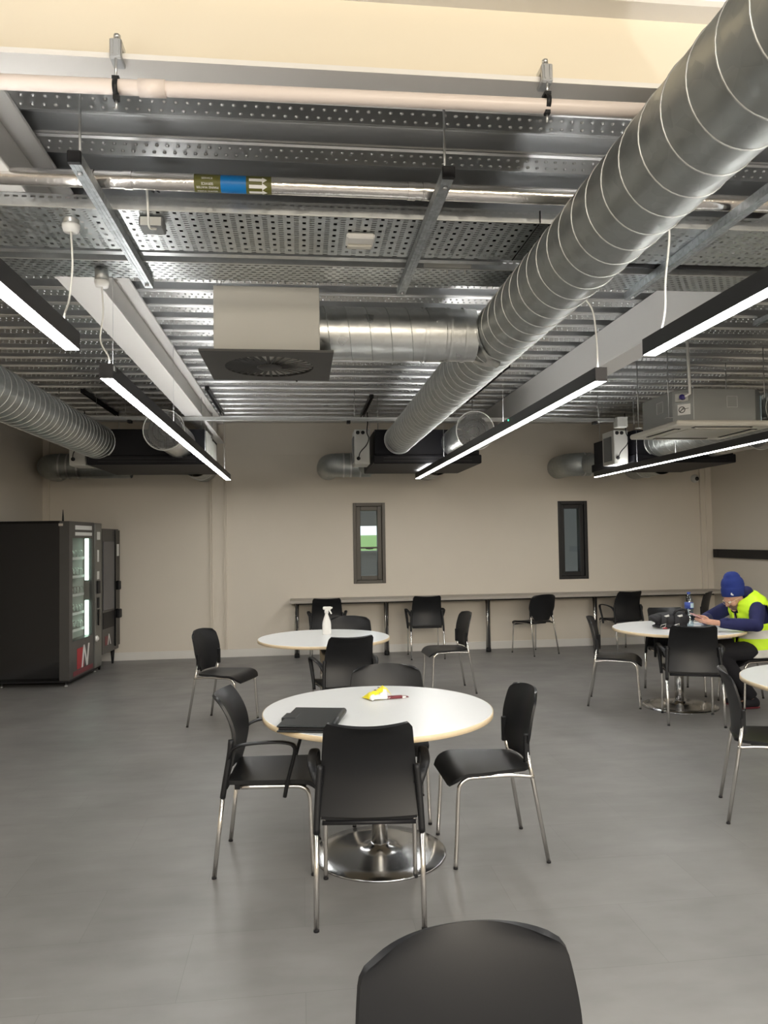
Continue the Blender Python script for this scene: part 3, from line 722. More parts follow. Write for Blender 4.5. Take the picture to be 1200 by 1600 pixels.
for x0, x1, z0, z1 in ((.02, .12, .17, .27),):
    for a, b, c_, d_ in ((x0, x1, z0, z0+.004), (x0, x1, z1-.004, z1), (x0, x0+.004, z0, z1), (x1-.004, x1, z0, z1)): q.box(a, -.4235, c_, b, -.420, d_)
for a, b, c_, d_ in ((-.12, .0, .17, .174), (-.12, 0, .27, .274), (-.12, -.116, .17, .27), (-.004, 0, .17, .27)): q.box(-.4235, a, c_, -.42, b, d_)
q.build('pressed_frame', m_seam, t)
lab = MB().box(-.385, -.372, .13, -.30, -.369, .215, Matrix.Rotation(0, 4, 'Z')); 
mt = Matrix.Translation((-.355, -.355, 0)) @ Matrix.Rotation(-PI/4, 4, 'Z')
q = MB(); q.box(-.045, -.004, .11, .065, -.0005, .205, mt); lb = q.build('warning_label', m_wprint, t)
q = MB(); q.tube([tuple(mt @ Vector((-.008+.026*math.cos(2*PI*k/24), -.006, .157+.026*math.sin(2*PI*k/24)))) for k in range(24)], .003, 5, closed=True)
q.tube([tuple(mt @ Vector((-.026, -.006, .139))), tuple(mt @ Vector((.010, -.006, .175)))], .003, 5); q.tube([tuple(mt @ Vector((.0, -.006, .16))), tuple(mt @ Vector((.05, -.006, .165)))], .002, 5); q.build('warning_symbol', m_matt, lb)
q = MB(); q.box(-.06, -.02, .23, .05, .0, .30, mt); pc = q.build('drain_cover', m_boxgrey, t)
MB().lathe([(.024, 0), (.024, .04), (.016, .05), (0, .05)], 14, mt @ axis_mtx((.01, -.02, .262), (0, -1, 0))).build('drain_cap', m_indigo, pc)
dp = mt @ Vector((.075, -.045, .285))
MB().tube([tuple(mt @ Vector((.02, -.045, .262))), tuple(dp), (dp.x, dp.y, .40), (dp.x-.01, dp.y, ZD-2.585)], .013, 10).build('drain_pipe', m_white, t)
for x in (-.46, .46):
    for y in (-.3, .3): q = MB(); q.tube([(x, y, .09), (x, y, ZD-2.585)], .0045, 6); q.box(x-.03, y-.02, .09, x+.03, y+.02, .094); q.build('hanger_rod', m_rod, t)
MB().box(.42, -.30, .06, .426, .30, .30).build('blue_film', m_lpale, t)

# camera dome and black wall rail
t = thing('security_camera', 'small dome camera high in the back right corner', 'camera', (6.0, YB-.0, 2.49))
MB().lathe([(.062, 0), (.062, .03), (.045, .055), (0, .065)], 24, axis_mtx((0, 0, 0), (0, -1, 0))).build('camera_body', m_boxgrey, t)
MB().ball((.01, -.055, -.005), .032, .032, .032).build('camera_lens', m_dark, t)
t = thing('wall_rail', 'black box rail fixed along the right wall behind the seated person', 'rail', (XR, 5.0, 1.285))
MB().rbox(-.055, 0, 0, -.001, 5.62, .125, .003).build('rail_board', m_matt, t)
MB().box(-.058, 5.50, .0, -.05, 5.62, .125).build('rail_end', m_matt, t)

# ------------------------------------------------------------------ chairs (built facing +Y, origin on the floor)
def side_chair(label, loc, rz):
    t = thing('side_chair', label, 'chair', loc, rz, 'chairs without arms')
    def seat(u, v):
        x = (2*u-1); y = -.185+.47*v; hw = .165+.055*min(1, v*1.6)
        if v > .86: hw -= .05*((v-.86)/.14)**2
        if v < .12: hw -= .04*((.12-v)/.12)**2
        z = .452-.012*(1-x*x)*(1-abs(2*v-1)**2)
        if v > .70: f = (v-.70)/.30; z -= .060*f*f; y -= .030*f*f
        return (x*hw, y, z)
    MB().slab(seat, 16, 22, .016).build('seat', m_black, t, sharp=50)
    MB().rbox(-.13, -.10, .418, .13, .10, .440, .006).build('seat_support', m_matt, t)
    def back(u, v):
        x = 2*u-1
        hw = .128+.102*math.sin(min(1, v/.52)*PI/2)**1.2 if v < .52 else 0.230-.018*((v-.52)/.48)**1.6
        if v > .86: hw -= .034*((v-.86)/.14)**3
        z = .475+.363*v; z -= .020*abs(x)**3*max(0, (v-.5)*2)
        y = -.165-.085*v**1.7+.050*x*x*(.6+.4*v)-.02*(1-v)**2
        return (x*hw, y, z)
    MB().slab(back, 20, 24, .012).build('backrest', m_black, t, sharp=50)
    for s in (-1, 1):
        MB().rbox(-.011, -.012, .50, .011, .016, .635, .004, Matrix.Translation((s*.196, -.148, 0)) @ Matrix.Rotation(s*.0, 4, 'Y')).build('back_bracket', m_blackm, t)
        MB().tube([(s*.222, -.240, .004), (s*.204, -.170, .42), (s*.196, -.146, .56)], .0105, 10).build('rear_leg', m_chrome, t)
        MB().tube(cat([(s*.206, -.178, .425), (s*.200, -.06, .436), (s*.200, .12, .434), (s*.202, .165, .430), (s*.205, .200, .405), (s*.207, .212, .36), (s*.212, .225, .15), (s*.216, .235, .004)], 5), .0105, 10).build('front_leg', m_chrome, t)
        for y in (-.240, .235):
            MB().lathe([(.0115, 0), (.0115, .008), (.0106, .010)], 12, Matrix.Translation((s*(.222 if y < 0 else .216), y, 0))).build('foot_cap', m_matt, t)
    return t
def arm_chair(label, loc, rz):
    t = thing('arm_chair', label, 'chair', loc, rz, 'chairs with arms')
    def seat(u, v):
        x = 2*u-1; y = -.19+.46*v; hw = .205+.010*v; z = .450-.010*(1-x*x)
        if v > .8: f = (v-.8)/.2; z -= .040*f*f; y -= .012*f*f; hw -= .02*f**3
        return (x*hw, y, z)
    MB().slab(seat, 14, 20, .020).build('seat', m_black, t, sharp=50)
    MB().box(-.19, -.15, .412, .19, .20, .436).build('seat_support', m_matt, t)
    def back(u, v):
        x = 2*u-1; hw = .222-.036*v
        if v > .93: hw -= .016*((v-.93)/.07)**2
        z = .452+.405*v-.010*max(0, v-.9)*10*(1-x*x)
        y = (-.180-.105*((v-.42)/.58)**2 if v > .42 else -.180-.03*((.42-v)/.42)**1.5)+.050*x*x*(.5+.5*v)
        return (x*hw, y, z)
    MB().slab(back, 20, 20, .013).build('backrest', m_black, t, sharp=50)
    for s in (-1, 1):
        MB().tube(cat([(s*.2245, -.202, .385), (s*.222, -.190, .46), (s*.215, -.170, .58), (s*.208, -.162, .66)], 4), [.0145]*13, 10).build('back_upright', m_blackm, t)
        MB().tube([(s*.226, -.245, .004), (s*.2245, -.200, .40)], .0115, 10).build('rear_leg', m_chrome, t)
        MB().tube(cat([(s*.205, -.12, .428), (s*.208, .12, .428), (s*.210, .19, .420), (s*.212, .218, .38), (s*.214, .225, .25), (s*.216, .235, .004)], 5), .0105, 10).build('front_leg', m_chrome, t)
        path = cat([(s*.212, -.170, .575), (s*.235, -.145, .625), (s*.252, -.08, .648), (s*.256, .03, .656), (s*.255, .11, .652), (s*.250, .150, .632), (s*.244, .148, .58), (s*.234, .115, .46), (s*.231, .100, .385)], 4)
        q = MB(); n = 10; vs = []
        N = len(path)
        for i, p in enumerate(path):
            tg = (path[min(i+1, N-1)]-path[max(i-1, 0)]).normalized(); f = i/(N-1)
            a = .020 if f < .58 else .020-.007*(f-.58)/.42; b = .0075 if f < .58 else .010
            sd = Vector((1, 0, 0)) - tg*tg.x; sd.normalize(); up = tg.cross(sd)
            for k in range(n): vs.append(p+sd*math.cos(2*PI*k/n)*a+up*math.sin(2*PI*k/n)*b)
        q.add(vs, [(i*n+k, i*n+(k+1) % n, (i+1)*n+(k+1) % n, (i+1)*n+k) for i in range(N-1) for k in range(n)]+[tuple(range(n))[::-1], tuple((N-1)*n+k for k in range(n))], True)
        q.build('armrest', m_blackm, t)
        for y in (-.245, .235):
            MB().lathe([(.0125, 0), (.0125, .008), (.0114, .010)], 12, Matrix.Translation((s*(.226 if y < 0 else .216), y, 0))).build('foot_cap', m_matt, t)
    MB().tube([(-.20, -.19, .425), (.20, -.19, .425)], .010, 8).build('cross_bar', m_matt, t)
    return t
def put(proto, kind, label, x, y, dx, dy):
    rz = math.atan2(-dx, dy)
    if proto[kind] is None:
        proto[kind] = (side_chair if kind == 's' else arm_chair)(label, (x, y, 0), rz); return proto[kind]
    c = clone(proto[kind]); c.location = (x, y, 0); c.rotation_euler = (0, 0, rz); c['label'] = label; return c
PR_ = {'s': None, 'a': None}
for k, lb_, x, y, dx, dy in (
    ('a', 'black armchair with its back to the camera at the front table, nearest seat', .295, 3.395, .095, .995),
    ('a', 'black armchair left of the front table, beside the black folder', -.172, 3.935, .997, -.083),
    ('s', 'black armless chair standing clear to the right of the front table', .972, 3.886, -1, -.02),
    ('s', 'black armless chair on the far side of the front table behind the yellow packet', .515, 4.50, -.06, -1),
    ('a', 'black armchair on the near side of the spray bottle table', .345, 6.235, -.22, .975),
    ('s', 'black armless chair behind the spray bottle, on the far side of its table', .47, 7.56, -.1, -1),
    ('s', 'black armless chair left of the spray bottle table, angled towards the camera', -.71, 6.89, .93, -.36),
    ('s', 'black armless chair standing alone right of the spray bottle table', 1.56, 7.90, -1, -.06),
    ('s', 'black armless chair left of the table with the black bag', 3.04, 7.04, .90, -.43),
    ('a', 'black armchair with its back to the camera at the table with the black bag', 3.41, 6.27, .335, .942),
    ('a', 'black armchair on the far side of the bag table, mostly hidden by the bag', 3.84, 7.38, -.12, -1),
    ('s', 'black armless chair at the lower right, tucked to the cut-off white table', 2.69, 4.105, .90, -.43),
    ('s', 'large black chair back in the immediate foreground at the bottom edge', .34, 1.29, .12, -1),
    ('s', 'black armless chair the person in the yellow vest sits on', 4.295, 6.735, -1, 0),
    ('a', 'leftmost black armchair at the wall counter, behind the spray bottle', .345, 10.20, .05, 1),
    ('a', 'black armchair at the wall counter below the bright window', 1.70, 10.22, .02, 1),
    ('s', 'black armless chair at the wall counter, turned slightly, left of the black window', 3.26, 10.22, -.40, .92),
    ('a', 'black armchair at the wall counter below the black window', 4.53, 10.20, -.16, .98),
    ('s', 'black armless chair at the wall counter, between the water bottle and the blue beanie', 5.52, 10.02, -.75, .66)):
    put(PR_, k, lb_, x, y, dx, dy)

# ------------------------------------------------------------------ tables and counter
TT = .745
def table(label, x, y):
    t = thing('round_table', label, 'table', (x, y, 0), 0, 'round white tables')
    q = MB(); q.lathe([(.594, TT-.026), (.597, TT-.002), (.594, TT), (0, TT)], 96, smooth=False); q.build('tabletop', m_tabletop, t)
    MB().lathe([(.5965, TT-.0275), (.600, TT-.026), (.600, TT-.003), (.597, TT-.0015)], 96).build('edge_band', m_edge, t)
    MB().lathe([(.042, .05), (.042, TT-.03)], 32).build('column', m_chrome, t)
    MB().lathe([(.345, 0), (.345, .006), (.34, .010), (.25, .016), (.12, .026), (.062, .040), (.055, .052), (.043, .060)], 72).build('base', m_polish, t)
    MB().lathe([(.14, TT-.032), (.14, TT-.0265)], 24).build('mounting_plate', m_matt, t)
    return t
tt = table('front round white table holding the black folder and yellow packet', .392, 3.915)
for lb_, x, y in (('round white table with the white spray bottle, behind the front one', .20, 6.85), ('round white table with the black bag and water bottle', 3.575, 6.79), ('white table cut off by the right edge of the picture', 3.27, 4.16)):
    c = clone(tt); c.location = (x, y, 0); c['label'] = lb_
t = thing('wall_counter', 'long grey-oak counter along the back wall on steel legs', 'counter', (0, 10.28, 0))
MB().rbox(-.16, 0, .765, XR-.005, YB-10.28-.002, .805, .004).build('worktop', m_counter, t)
for x in (-.07, 1.19, 2.66, 4.26, 5.7):
    l = MB().tube([(x, .21, .0), (x, .21, .765)], .034, 18).build('leg', m_chrome, t)
    q = MB(); q.box(x-.010, .170, .02, x+.010, .180, .765); q.build('leg_groove', m_matt, l)
    MB().lathe([(.037, 0), (.037, .05)], 18, Matrix.Translation((x, .21, 0))).build('leg_foot', m_matt, l)
MB().box(-.10, .19, .735, 6.1, .23, .765).build('frame_rail', m_matt, t)

# ------------------------------------------------------------------ vending machines (front faces +X, width along Y)
def vending(label, A, B, H, D, style):
    A = Vector((*A, 0)); B = Vector((*B, 0)); W = (B-A).length; ang = math.atan2(-(B-A).x, (B-A).y); nrm = Vector((math.cos(ang), math.sin(ang), 0))
    t = thing('vending_machine', label, 'vending machine', (A+B)/2-nrm*D/2, ang, 'vending machines')
    h = W/2; x1 = D/2; x0 = -D/2; zb = .075 if style == 0 else .20; th = .03; xd = x1-.11
    q = MB(); q.box(x0, -h, zb, x0+th, h, H); q.box(x0, -h, zb, xd, -h+th, H); q.box(x0, h-th, zb, xd, h, H); q.box(x0, -h, zb, xd, h, zb+th); q.box(x0, -h, H-th, xd, h, H); q.build('cabinet', m_gloss, t)
    if style == 0:
        ya, yb, za, zz = -h+.10, h-.30, .50, H-.20
        q = MB(); q.box(xd, -h, zb, x1, ya, H-.005); q.box(xd, ya, zb, x1, yb, za); q.box(xd, ya, zz, x1, yb, H-.005); q.box(xd, yb, zb, x1, h-.26, H-.005); q.build('door', m_vdoor, t)
        MB().box(x1-.03, ya, za, x1-.02, yb, zz).build('glass_front', m_vglass, t)
        cp = MB().rbox(xd, h-.25, zb, x1+.012, h-.002, H-.01, .006).build('control_panel', m_vsteel, t)
        xf = x1+.012; q = MB()
        for z0, z1, y0, y1 in ((1.68, 1.78, .07, .18), (1.40, 1.55, .08, .14), (1.18, 1.28, .07, .15)): q.box(xf, h-.25+y0, z0, xf+.003, h-.25+y1, z1)
        q.build('white_sticker', m_wprint, cp)
        q = MB(); q.rbox(xf, h-.19, 1.00, xf+.02, h-.10, 1.16, .004); q.rbox(xf, h-.17, .82, xf+.015, h-.12, .95, .004); q.build('coin_slot', m_matt, cp)
        MB().rbox(xf, h-.16, .60, xf+.02, h-.11, .80, .005).build('card_reader', m_gloss, cp)
        MB().lathe([(.04, 0), (.04, .012), (.02, .03), (0, .03)], 20, axis_mtx((xf, h-.21, .44), (1, 0, 0))).build('coin_cup', m_white, cp)
        q = MB(); q.box(x1, ya+.08, H-.10, x1+.002, yb-.03, H-.05); q.box(x1, ya+.08, H-.17, x1+.002, yb-.03, H-.13); q.build('header_strip', m_wprint, t)
        # lining, tubes, shelves
        q = MB(); q.box(x0+th, -h+th, za-.05, x0+th+.004, h-th, H-th); q.box(x0+th, yb+.02, za-.05, xd, yb+.024, H-th); q.box(x0+th, -h+th, za-.05, xd-.02, h-th, za-.046); q.box(x0+th, ya-.03, za-.05, xd, ya-.026, H-th); q.build('lining', m_vin, t)
        q = MB(); q.box(xd+.025, yb-.035, 1.18, xd+.062, yb-.002, zz-.005); q.box(xd+.025, yb-.035, za+.005, xd+.062, yb-.002, .93); q.build('light_tube', m_led, t)
        for i, z in enumerate((.60, .80, 1.02, 1.24, 1.46)):
            s = MB().box(x0+.08, ya-.02, z, xd+.02, yb-.06, z+.008).build('product_shelf', m_vsteel, t)
            MB().box(xd+.02, ya-.0, z-.02, xd+.025, yb-.06, z+.012).build('price_rail', m_wprint, s)
            q = MB()
            for k in range(6):
                yc = ya+.04+k*(yb-ya-.14)/5
                q.tube([(xd+.015-.30*j/56, yc+.040*math.cos(j*.9), z+.055+.040*math.sin(j*.9)) for j in range(57)], .0028, 4)
            q.build('spiral_coil', m_chrome, s)
        # printed mark on the lower panel
        mk = thing('door_mark', None, None); mk.parent = t
        q = MB(); q.box(x1, ya+.14, .16, x1+.002, ya+.36, .40); q.build('red_block', m_red, mk)
        q = MB(); X = x1+.003
        for (a, b) in (((.30, .16), (.36, .42)), ((.36, .42), (.46, .16)), ((.46, .16), (.52, .42))): q.add([(X, ya+a[0]-.025, a[1]), (X, ya+a[0]+.025, a[1]), (X, ya+b[0]+.025, b[1]), (X, ya+b[0]-.025, b[1])], [(0, 1, 2, 3)])
        q.build('white_strokes', m_wprint, mk)
        MB().box(x1, ya+.02, zb+.02, x1+.002, yb, .15).build('red_flap', m_dred, t)
        MB().rbox(xd-.01, -h-.003, H-.06, xd+.04, -h, H-.03, .001).build('hinge_plate', m_chrome, t)
        MB().tube([(xd+.02, -h+.05, H-.02), (xd+.02, -h+.05, H+.04), (xd+.02, -h+.05, H+.13)], [.012, .010, .003], 8).build('aerial', m_matt, t)
        MB().box(x0+.02, -h+.02, .05, x1-.01, h-.02, zb).build('plinth', m_matt, t)
    else:
        q = MB(); q.box(xd, -h, zb, x1, h, H-.005); q.build('door', m_vdoor, t)
        MB().rbox(x1, -h+.03, .76, x1+.008, h-.17, H-.17, .003).build('blank_screen', m_screen, t)
        cp = MB().rbox(x1-.05, h-.16, zb+.05, x1+.02, h-.0, H-.02, .004).build('control_strip', m_gloss, t)
        q = MB(); q.rbox(x1+.02, h-.13, .62, x1+.06, h-.03, .74, .01); q.rbox(x1+.02, h-.11, 1.0, x1+.05, h-.03, 1.12, .01); q.build('handle', m_matt, cp)
        MB().box(x1+.02, h-.12, 1.46, x1+.022, h-.04, 1.62).build('white_sticker', m_wprint, cp)
        MB().box(x1, -h+.03, .52, x1+.006, h-.17, .73).build('pickup_hatch', m_matt, t)
        mk = thing('door_mark', None, None); mk.parent = t
        MB().box(x1, -h+.10, .30, x1+.002, -h+.22, .42).build('red_block', m_dred, mk)
        q = MB(); X = x1+.003
        for (a, b) in (((.20, .30), (.24, .44)), ((.24, .44), (.30, .30))): q.add([(X, -h+a[0]-.015, a[1]), (X, -h+a[0]+.015, a[1]), (X, -h+b[0]+.015, b[1]), (X, -h+b[0]-.015, b[1])], [(0, 1, 2, 3)])
        q.build('white_strokes', m_wprint, mk)
    for sx in (-1, 1):
        for sy in (-1, 1):
            q = MB(); fx, fy = sx*(D/2-.06), sy*(h-.06)
            if style == 0: q.lathe([(.022, 0), (.022, .012), (.008, .016), (.008, .06)], 12, Matrix.Translation((fx, fy, 0)))
            else: q.lathe([(.014, 0), (.03, zb)], 12, Matrix.Translation((fx, fy, 0)))
            q.build('levelling_foot', m_rod if style == 0 else m_matt, t)
    return t
vending('black glass-fronted vending machine with a lit interior against the left wall', (-2.642, 8.873), (-2.565, 9.93), 1.90, .84, 0)
vending('narrower dark vending machine with a blank grey screen beyond the lit one', (-2.56, 9.97), (-2.50, 10.58), 1.83, .72, 1)

# ------------------------------------------------------------------ things on the tables
t = thing('spray_bottle', 'white trigger spray bottle on the middle round table', 'spray bottle', (.232, 7.03, TT))
MB().lathe([(.035, 0), (.041, .004), (.042, .02), (.041, .09), (.038, .12), (.027, .155), (.017, .18), (.0145, .195), (.0145, .205), (0, .205)], 28, sx=1.0, sy=.72).build('bottle_body', m_white, t)
MB().lathe([(.019, .200), (.019, .225), (.015, .230), (0, .230)], 20).build('screw_collar', m_white, t)
q = MB(); q.rbox(-.034, -.011, .232, .046, .011, .262, .007); q.rbox(.040, -.008, .242, .056, .008, .258, .003); q.rbox(-.016, -.010, .222, .016, .010, .240, .004); q.build('spray_head', m_white, t)
q = MB(); q.tube(cat([(.022, 0, .236), (.034, 0, .215), (.046, 0, .192)]), [.008]*6+[.007]*6+[.005], 8); q.build('trigger', m_white, t)
t = thing('folder', 'black zip-up document folder lying on the front table', 'folder', (.045, 3.655, TT), math.radians(-13))
MB().rbox(-.128, -.19, .001, .128, .19, .010, .004).build('lower_cover', m_leather, t); MB().rbox(-.128, -.19, .024, .128, .19, .033, .004).build('upper_cover', m_leather, t)
MB().rbox(-.120, -.182, .010, .120, .182, .024, .003).build('pages', m_matt, t)
MB().tube([(.122, -.188, .017), (.122, .188, .017)], .0165, 14).build('spine', m_leather, t)
q = MB(); q.rbox(-.140, -.05, .030, -.070, .05, .0365, .003); q.rbox(-.140, -.05, .004, -.134, .05, .036, .002); q.build('closing_flap', m_leather, t)
t = thing('crisp_packet', 'crumpled yellow and white snack packet on the front table', 'packet', (.425, 4.16, TT), math.radians(28))
def pk(u, v):
    x = (u-.5)*.16; y = (v-.5)*.11; e = (1-abs(2*u-1)**3)*(1-abs(2*v-1)**2.4)
    return (x*(1-.25*abs(2*v-1)*u), y+.012*math.sin(u*9), 0.006+.062*e*(.75+.25*math.sin(u*7+v*4))+.005*math.sin(u*23)*math.sin(v*17)*e)
q = MB(); q.slab(pk, 34, 26, .0012)
k = q.build('packet_body', [m_yellow, m_silverfilm], t)
for p in k.data.polygons:
    c = p.center; p.material_index = 1 if (c.y < -.028+.010*math.sin(c.x*60)) else 0
q = MB()
for xx in (-.035, -.012, .012): q.tube(cat([(xx, .012+.01*i, pk(.5+xx/.16, .5+(.012+.01*i)/.11)[2]+.002) for i in range(3)]), .0022, 5)
q.build('printed_strokes', m_dred, t)
t = thing('chocolate_bar', 'maroon wrapped chocolate bar beside the yellow packet', 'chocolate bar', (.520, 4.135, TT), math.radians(6))
MB().rbox(-.062, -.014, 0, .055, .014, .016, .005).build('wrapper', m_dred, t)
q = MB(); q.box(.030, -.0145, .003, .050, -.0140, .014); q.box(.030, -.010, .016, .050, .010, .0163)
for a, b in ((-.052, -.046), (-.046, -.040)): q.tube([(a, -.0145, .003), (b, -.0145, .013)], .0012, 4)
q.build('white_lettering', m_wprint, t); MB().rbox(.055, -.014, .005, .066, .014, .009, .001).build('wrapper_end', m_dred, t)

t = thing('water_bottle', 'clear plastic water bottle with a blue label beside the black bag', 'bottle', (3.735, 6.86, TT))
p = [(.034, 0), (.039, .005), (.040, .03)]
for i in range(4): z = .04+.026*i; p += [(.0385, z), (.0345, z+.008), (.0385, z+.016)]
p += [(.036, .150), (.041, .165), (.041, .235), (.038, .255), (.026, .285), (.0145, .305), (.0135, .312)]
MB().lathe(p, 28).build('bottle_body', m_water, t)
MB().lathe([(.016, .310), (.016, .330), (.0, .330)], 18).build('cap', m_lblue, t)
lb = MB().lathe([(.0418, .172), (.0418, .232)], 28).build('label_band', m_lblue, t)
q = MB(); q.add([(.0424*math.cos(a), .0424*math.sin(a), z) for z in (.182, .226) for a in [(-1.75+.22*i) for i in range(7)]], [(i, i+1, 8+i, 7+i) for i in range(6)]); q.build('pale_emblem', m_lpale, lb)
q = MB(); q.lathe([(.033, .004), (.036, .03), (.034, .15), (.036, .17), (0, .171)], 20); q.build('water', m_water, t)

t = thing('tool_bag', 'black soft bag with two buckled straps lying on the far right table', 'bag', (3.49, 6.78, TT), math.radians(-8))
q = MB(); R_ = lambda a, ax: Matrix.Rotation(a, 3, ax)
q.ball((.03, .03, .070), .165, .105, .066); q.ball((-.09, .03, .085), .10, .085, .042, R_(.15, 'Y')); q.ball((.11, .02, .085), .085, .09, .072); q.ball((.0, .04, .118), .14, .075, .030); q.ball((-.13, .0, .078), .07, .05, .022, R_(.5, 'Y')); q.ball((0, 0, .022), .17, .10, .022)
remeshed(q, 'bag_body', m_canvas, t, .008, 2)
q = MB(); q.tube(cat([(.03, -.03, .135), (.05, -.05, .168), (.10, -.05, .180), (.15, -.03, .160), (.165, 0, .12)]), .012, 8); q.build('carry_handle', m_canvas, t)
for x in (-.07, .055):
    sp = MB(); sp.slab(lambda u, v, x=x: (x-.024+.048*u-.02*v, -.045-.055*v-.02*math.sin(v*PI), .135-.10*v), 4, 10, .004); s_ = sp.build('strap', m_canvas, t)
    q = MB(); P = [(x-.058, -.112, .012), (x-.012, -.112, .022), (x+.0, -.108, .052), (x-.046, -.108, .040)]
    q.tube(P, .0032, 6, closed=True); q.build('buckle_frame', m_seam, s_)
    MB().rbox(x-.032, -.118, .006, x+.006, -.106, .018, .003).build('buckle_tab', m_orange if x > 0 else m_red, s_)
    MB().slab(lambda u, v, x=x: (x-.03+.055*u+.02, -.062-.012*v, .120+.014*u-.016*v), 3, 3, .002).build('webbing_label', m_boxgrey, s_)
prop(MB().rbox(-.10, -.145, 0, .10, .145, .003, .001, Matrix.Translation((4.0, 6.93, TT)) @ Matrix.Rotation(.35, 4, 'Z')).build('magazine', m_paper), 'pale printed magazine lying on the table behind the person\'s sleeve', 'magazine')
prop(MB().rbox(-.07, -.10, 0, .09, .11, .0012, .0004, Matrix.Translation((3.40, 6.50, TT)) @ Matrix.Rotation(-.2, 4, 'Z')).build('paper_sheet', m_wprint), 'white paper sheet lying on the table in front of the black bag', 'paper')

# ------------------------------------------------------------------ the seated person (faces -X)
PYM = 6.68
V = Vector
person = thing('person', 'seated person in blue beanie and yellow hi-vis vest looking at a phone', 'person', (4.38, PYM, 0))
OFF = V((-4.38, -PYM, 0))
def P3(x, y, z): return V((x, y, z))+OFF
def ell(pts):      # spine loft rings: (x, z, half width, half depth)
    out = []
    for i, (x, z, a, b) in enumerate(pts):
        x0, z0 = pts[max(i-1, 0)][:2]; x1, z1 = pts[min(i+1, len(pts)-1)][:2]; t = V((x1-x0, 0, z1-z0)).normalized()
        out.append((P3(x, PYM, z), V((0, a, 0)), V((t.z, 0, -t.x))*b))
    return out
HC = V((4.098, PYM, 1.030)); th_ = math.radians(27)
hn = V((-math.cos(th_), 0, -math.sin(th_))); hu = V((-math.sin(th_), 0, math.cos(th_))); hs = V((0, 1, 0))
HM = Matrix((hn, hs, hu)).transposed()
def hp(a, b, c): return HC+OFF+hn*a+hs*b+hu*c
SHN, SHF = (4.215, PYM-.168, .955), (4.215, PYM+.168, .955)
ELN, WRN = (4.085, 6.335, .802), (3.775, 6.42, .822)
ELF, WRF = (4.00, 7.0, .80), (3.745, 6.60, .835)
PH = V((3.625, 6.485, .873)); pa = V((-.88, 0, .47)).normalized(); ps = V((0, 1, 0)); pn = V((.47, 0, .88)).normalized()
def pp(a, s, n): return PH+OFF+pa*a+ps*s+pn*n
q = MB()
q.loft(ell([(4.30, .47, .12, .10), (4.295, .54, .165, .12), (4.285, .66, .145, .105), (4.28, .80, .155, .11), (4.25, .92, .165, .11), (4.205, .98, .13, .085), (4.17, 1.005, .06, .055)]))
q.tube([P3(4.20, PYM, .975), P3(4.16, PYM, 1.0), P3(4.125, PYM, 1.01)], [.062, .055, .055], 14)
q.ball(hp(0, 0, .02), .098, .077, .110, HM); q.ball(hp(.030, 0, -.055), .062, .056, .062, HM); q.ball(hp(.060, 0, -.098), .024, .026, .020, HM)
q.ball(hp(.098, 0, -.022), .018, .013, .026, HM); q.ball(hp(.108, 0, -.034), .012, .015, .010, HM); q.ball(hp(.083, 0, .012), .018, .055, .014, HM); q.ball(hp(.084, 0, -.064), .012, .024, .007, HM); q.ball(hp(.083, 0, -.077), .012, .021, .006, HM)
for s in (-1, 1): q.ball(hp(-.012, s*.078, -.012), .020, .009, .032, HM); q.ball(hp(.060, s*.045, -.030), .03, .024, .024, HM)
for sh, el, wr in ((SHN, ELN, WRN), (SHF, ELF, WRF)):
    sh, el, wr = P3(*sh), P3(*el), P3(*wr)
    q.tube([sh, sh.lerp(el, .5), el, el.lerp(wr, .3), el.lerp(wr, .75), wr], [.058, .052, .042, .042, .032, .026], 14)
    q.ball(sh, .062, .062, .062); q.ball(el, .042, .042, .042)
for y, k, a in ((PYM-.095, (3.86, PYM-.10), (4.18, PYM-.09)), (PYM+.095, (3.85, PYM+.12), (4.20, PYM+.10))):
    H, K, A = P3(4.28, y, .525), P3(k[0], k[1], .535), P3(a[0], a[1], .095)
    q.tube([H, H.lerp(K, .5), K], [.088, .078, .060], 16); q.ball(K, .060, .060, .060); q.tube([K, K.lerp(A, .3), K.lerp(A, .75), A], [.058, .056, .040, .036], 14)
    q.ball(A+V((-.05, 0, -.05)), .10, .038, .034)
# hands: palm, four fingers under the phone, thumb over it
for s, wr in ((-1, WRN), (1, WRF)):
    w_ = P3(*wr); pc = pp(-.052, s*.052, -.010); dirp_ = (pc-w_).normalized()
    mt3 = Matrix((dirp_, dirp_.cross(pn).normalized(), (dirp_.cross(pn)).cross(dirp_).normalized())).transposed()
    q.tube([w_, w_.lerp(pc, .5), pc], [.026, .027, .026], 12); q.ball(pc, .050, .034, .018, mt3)
    for i, (a0, ln) in enumerate(((.002, .92), (-.018, 1.0), (-.038, .94), (-.056, .78))):
        kn = pp(a0-.008, s*.060, -.012); 
        q.tube([pp(-.050+.25*a0, s*.054, -.012), kn, pp(a0+.006, s*(.060-.030*ln), -.026), pp(a0+.010, s*(.060-.056*ln), -.027), pp(a0+.011, s*(.060-.076*ln), -.022)], [.0105, .0100, .0092, .0084, .0070], 10)
    q.tube([pp(-.072, s*.050, .004), pp(-.045, s*.050, .020), pp(-.020, s*.040, .024), pp(.006, s*.022, .015)], [.014, .0125, .0105, .0085], 10)
body = remeshed(q, 'body', m_skin, person, .0052, 2)
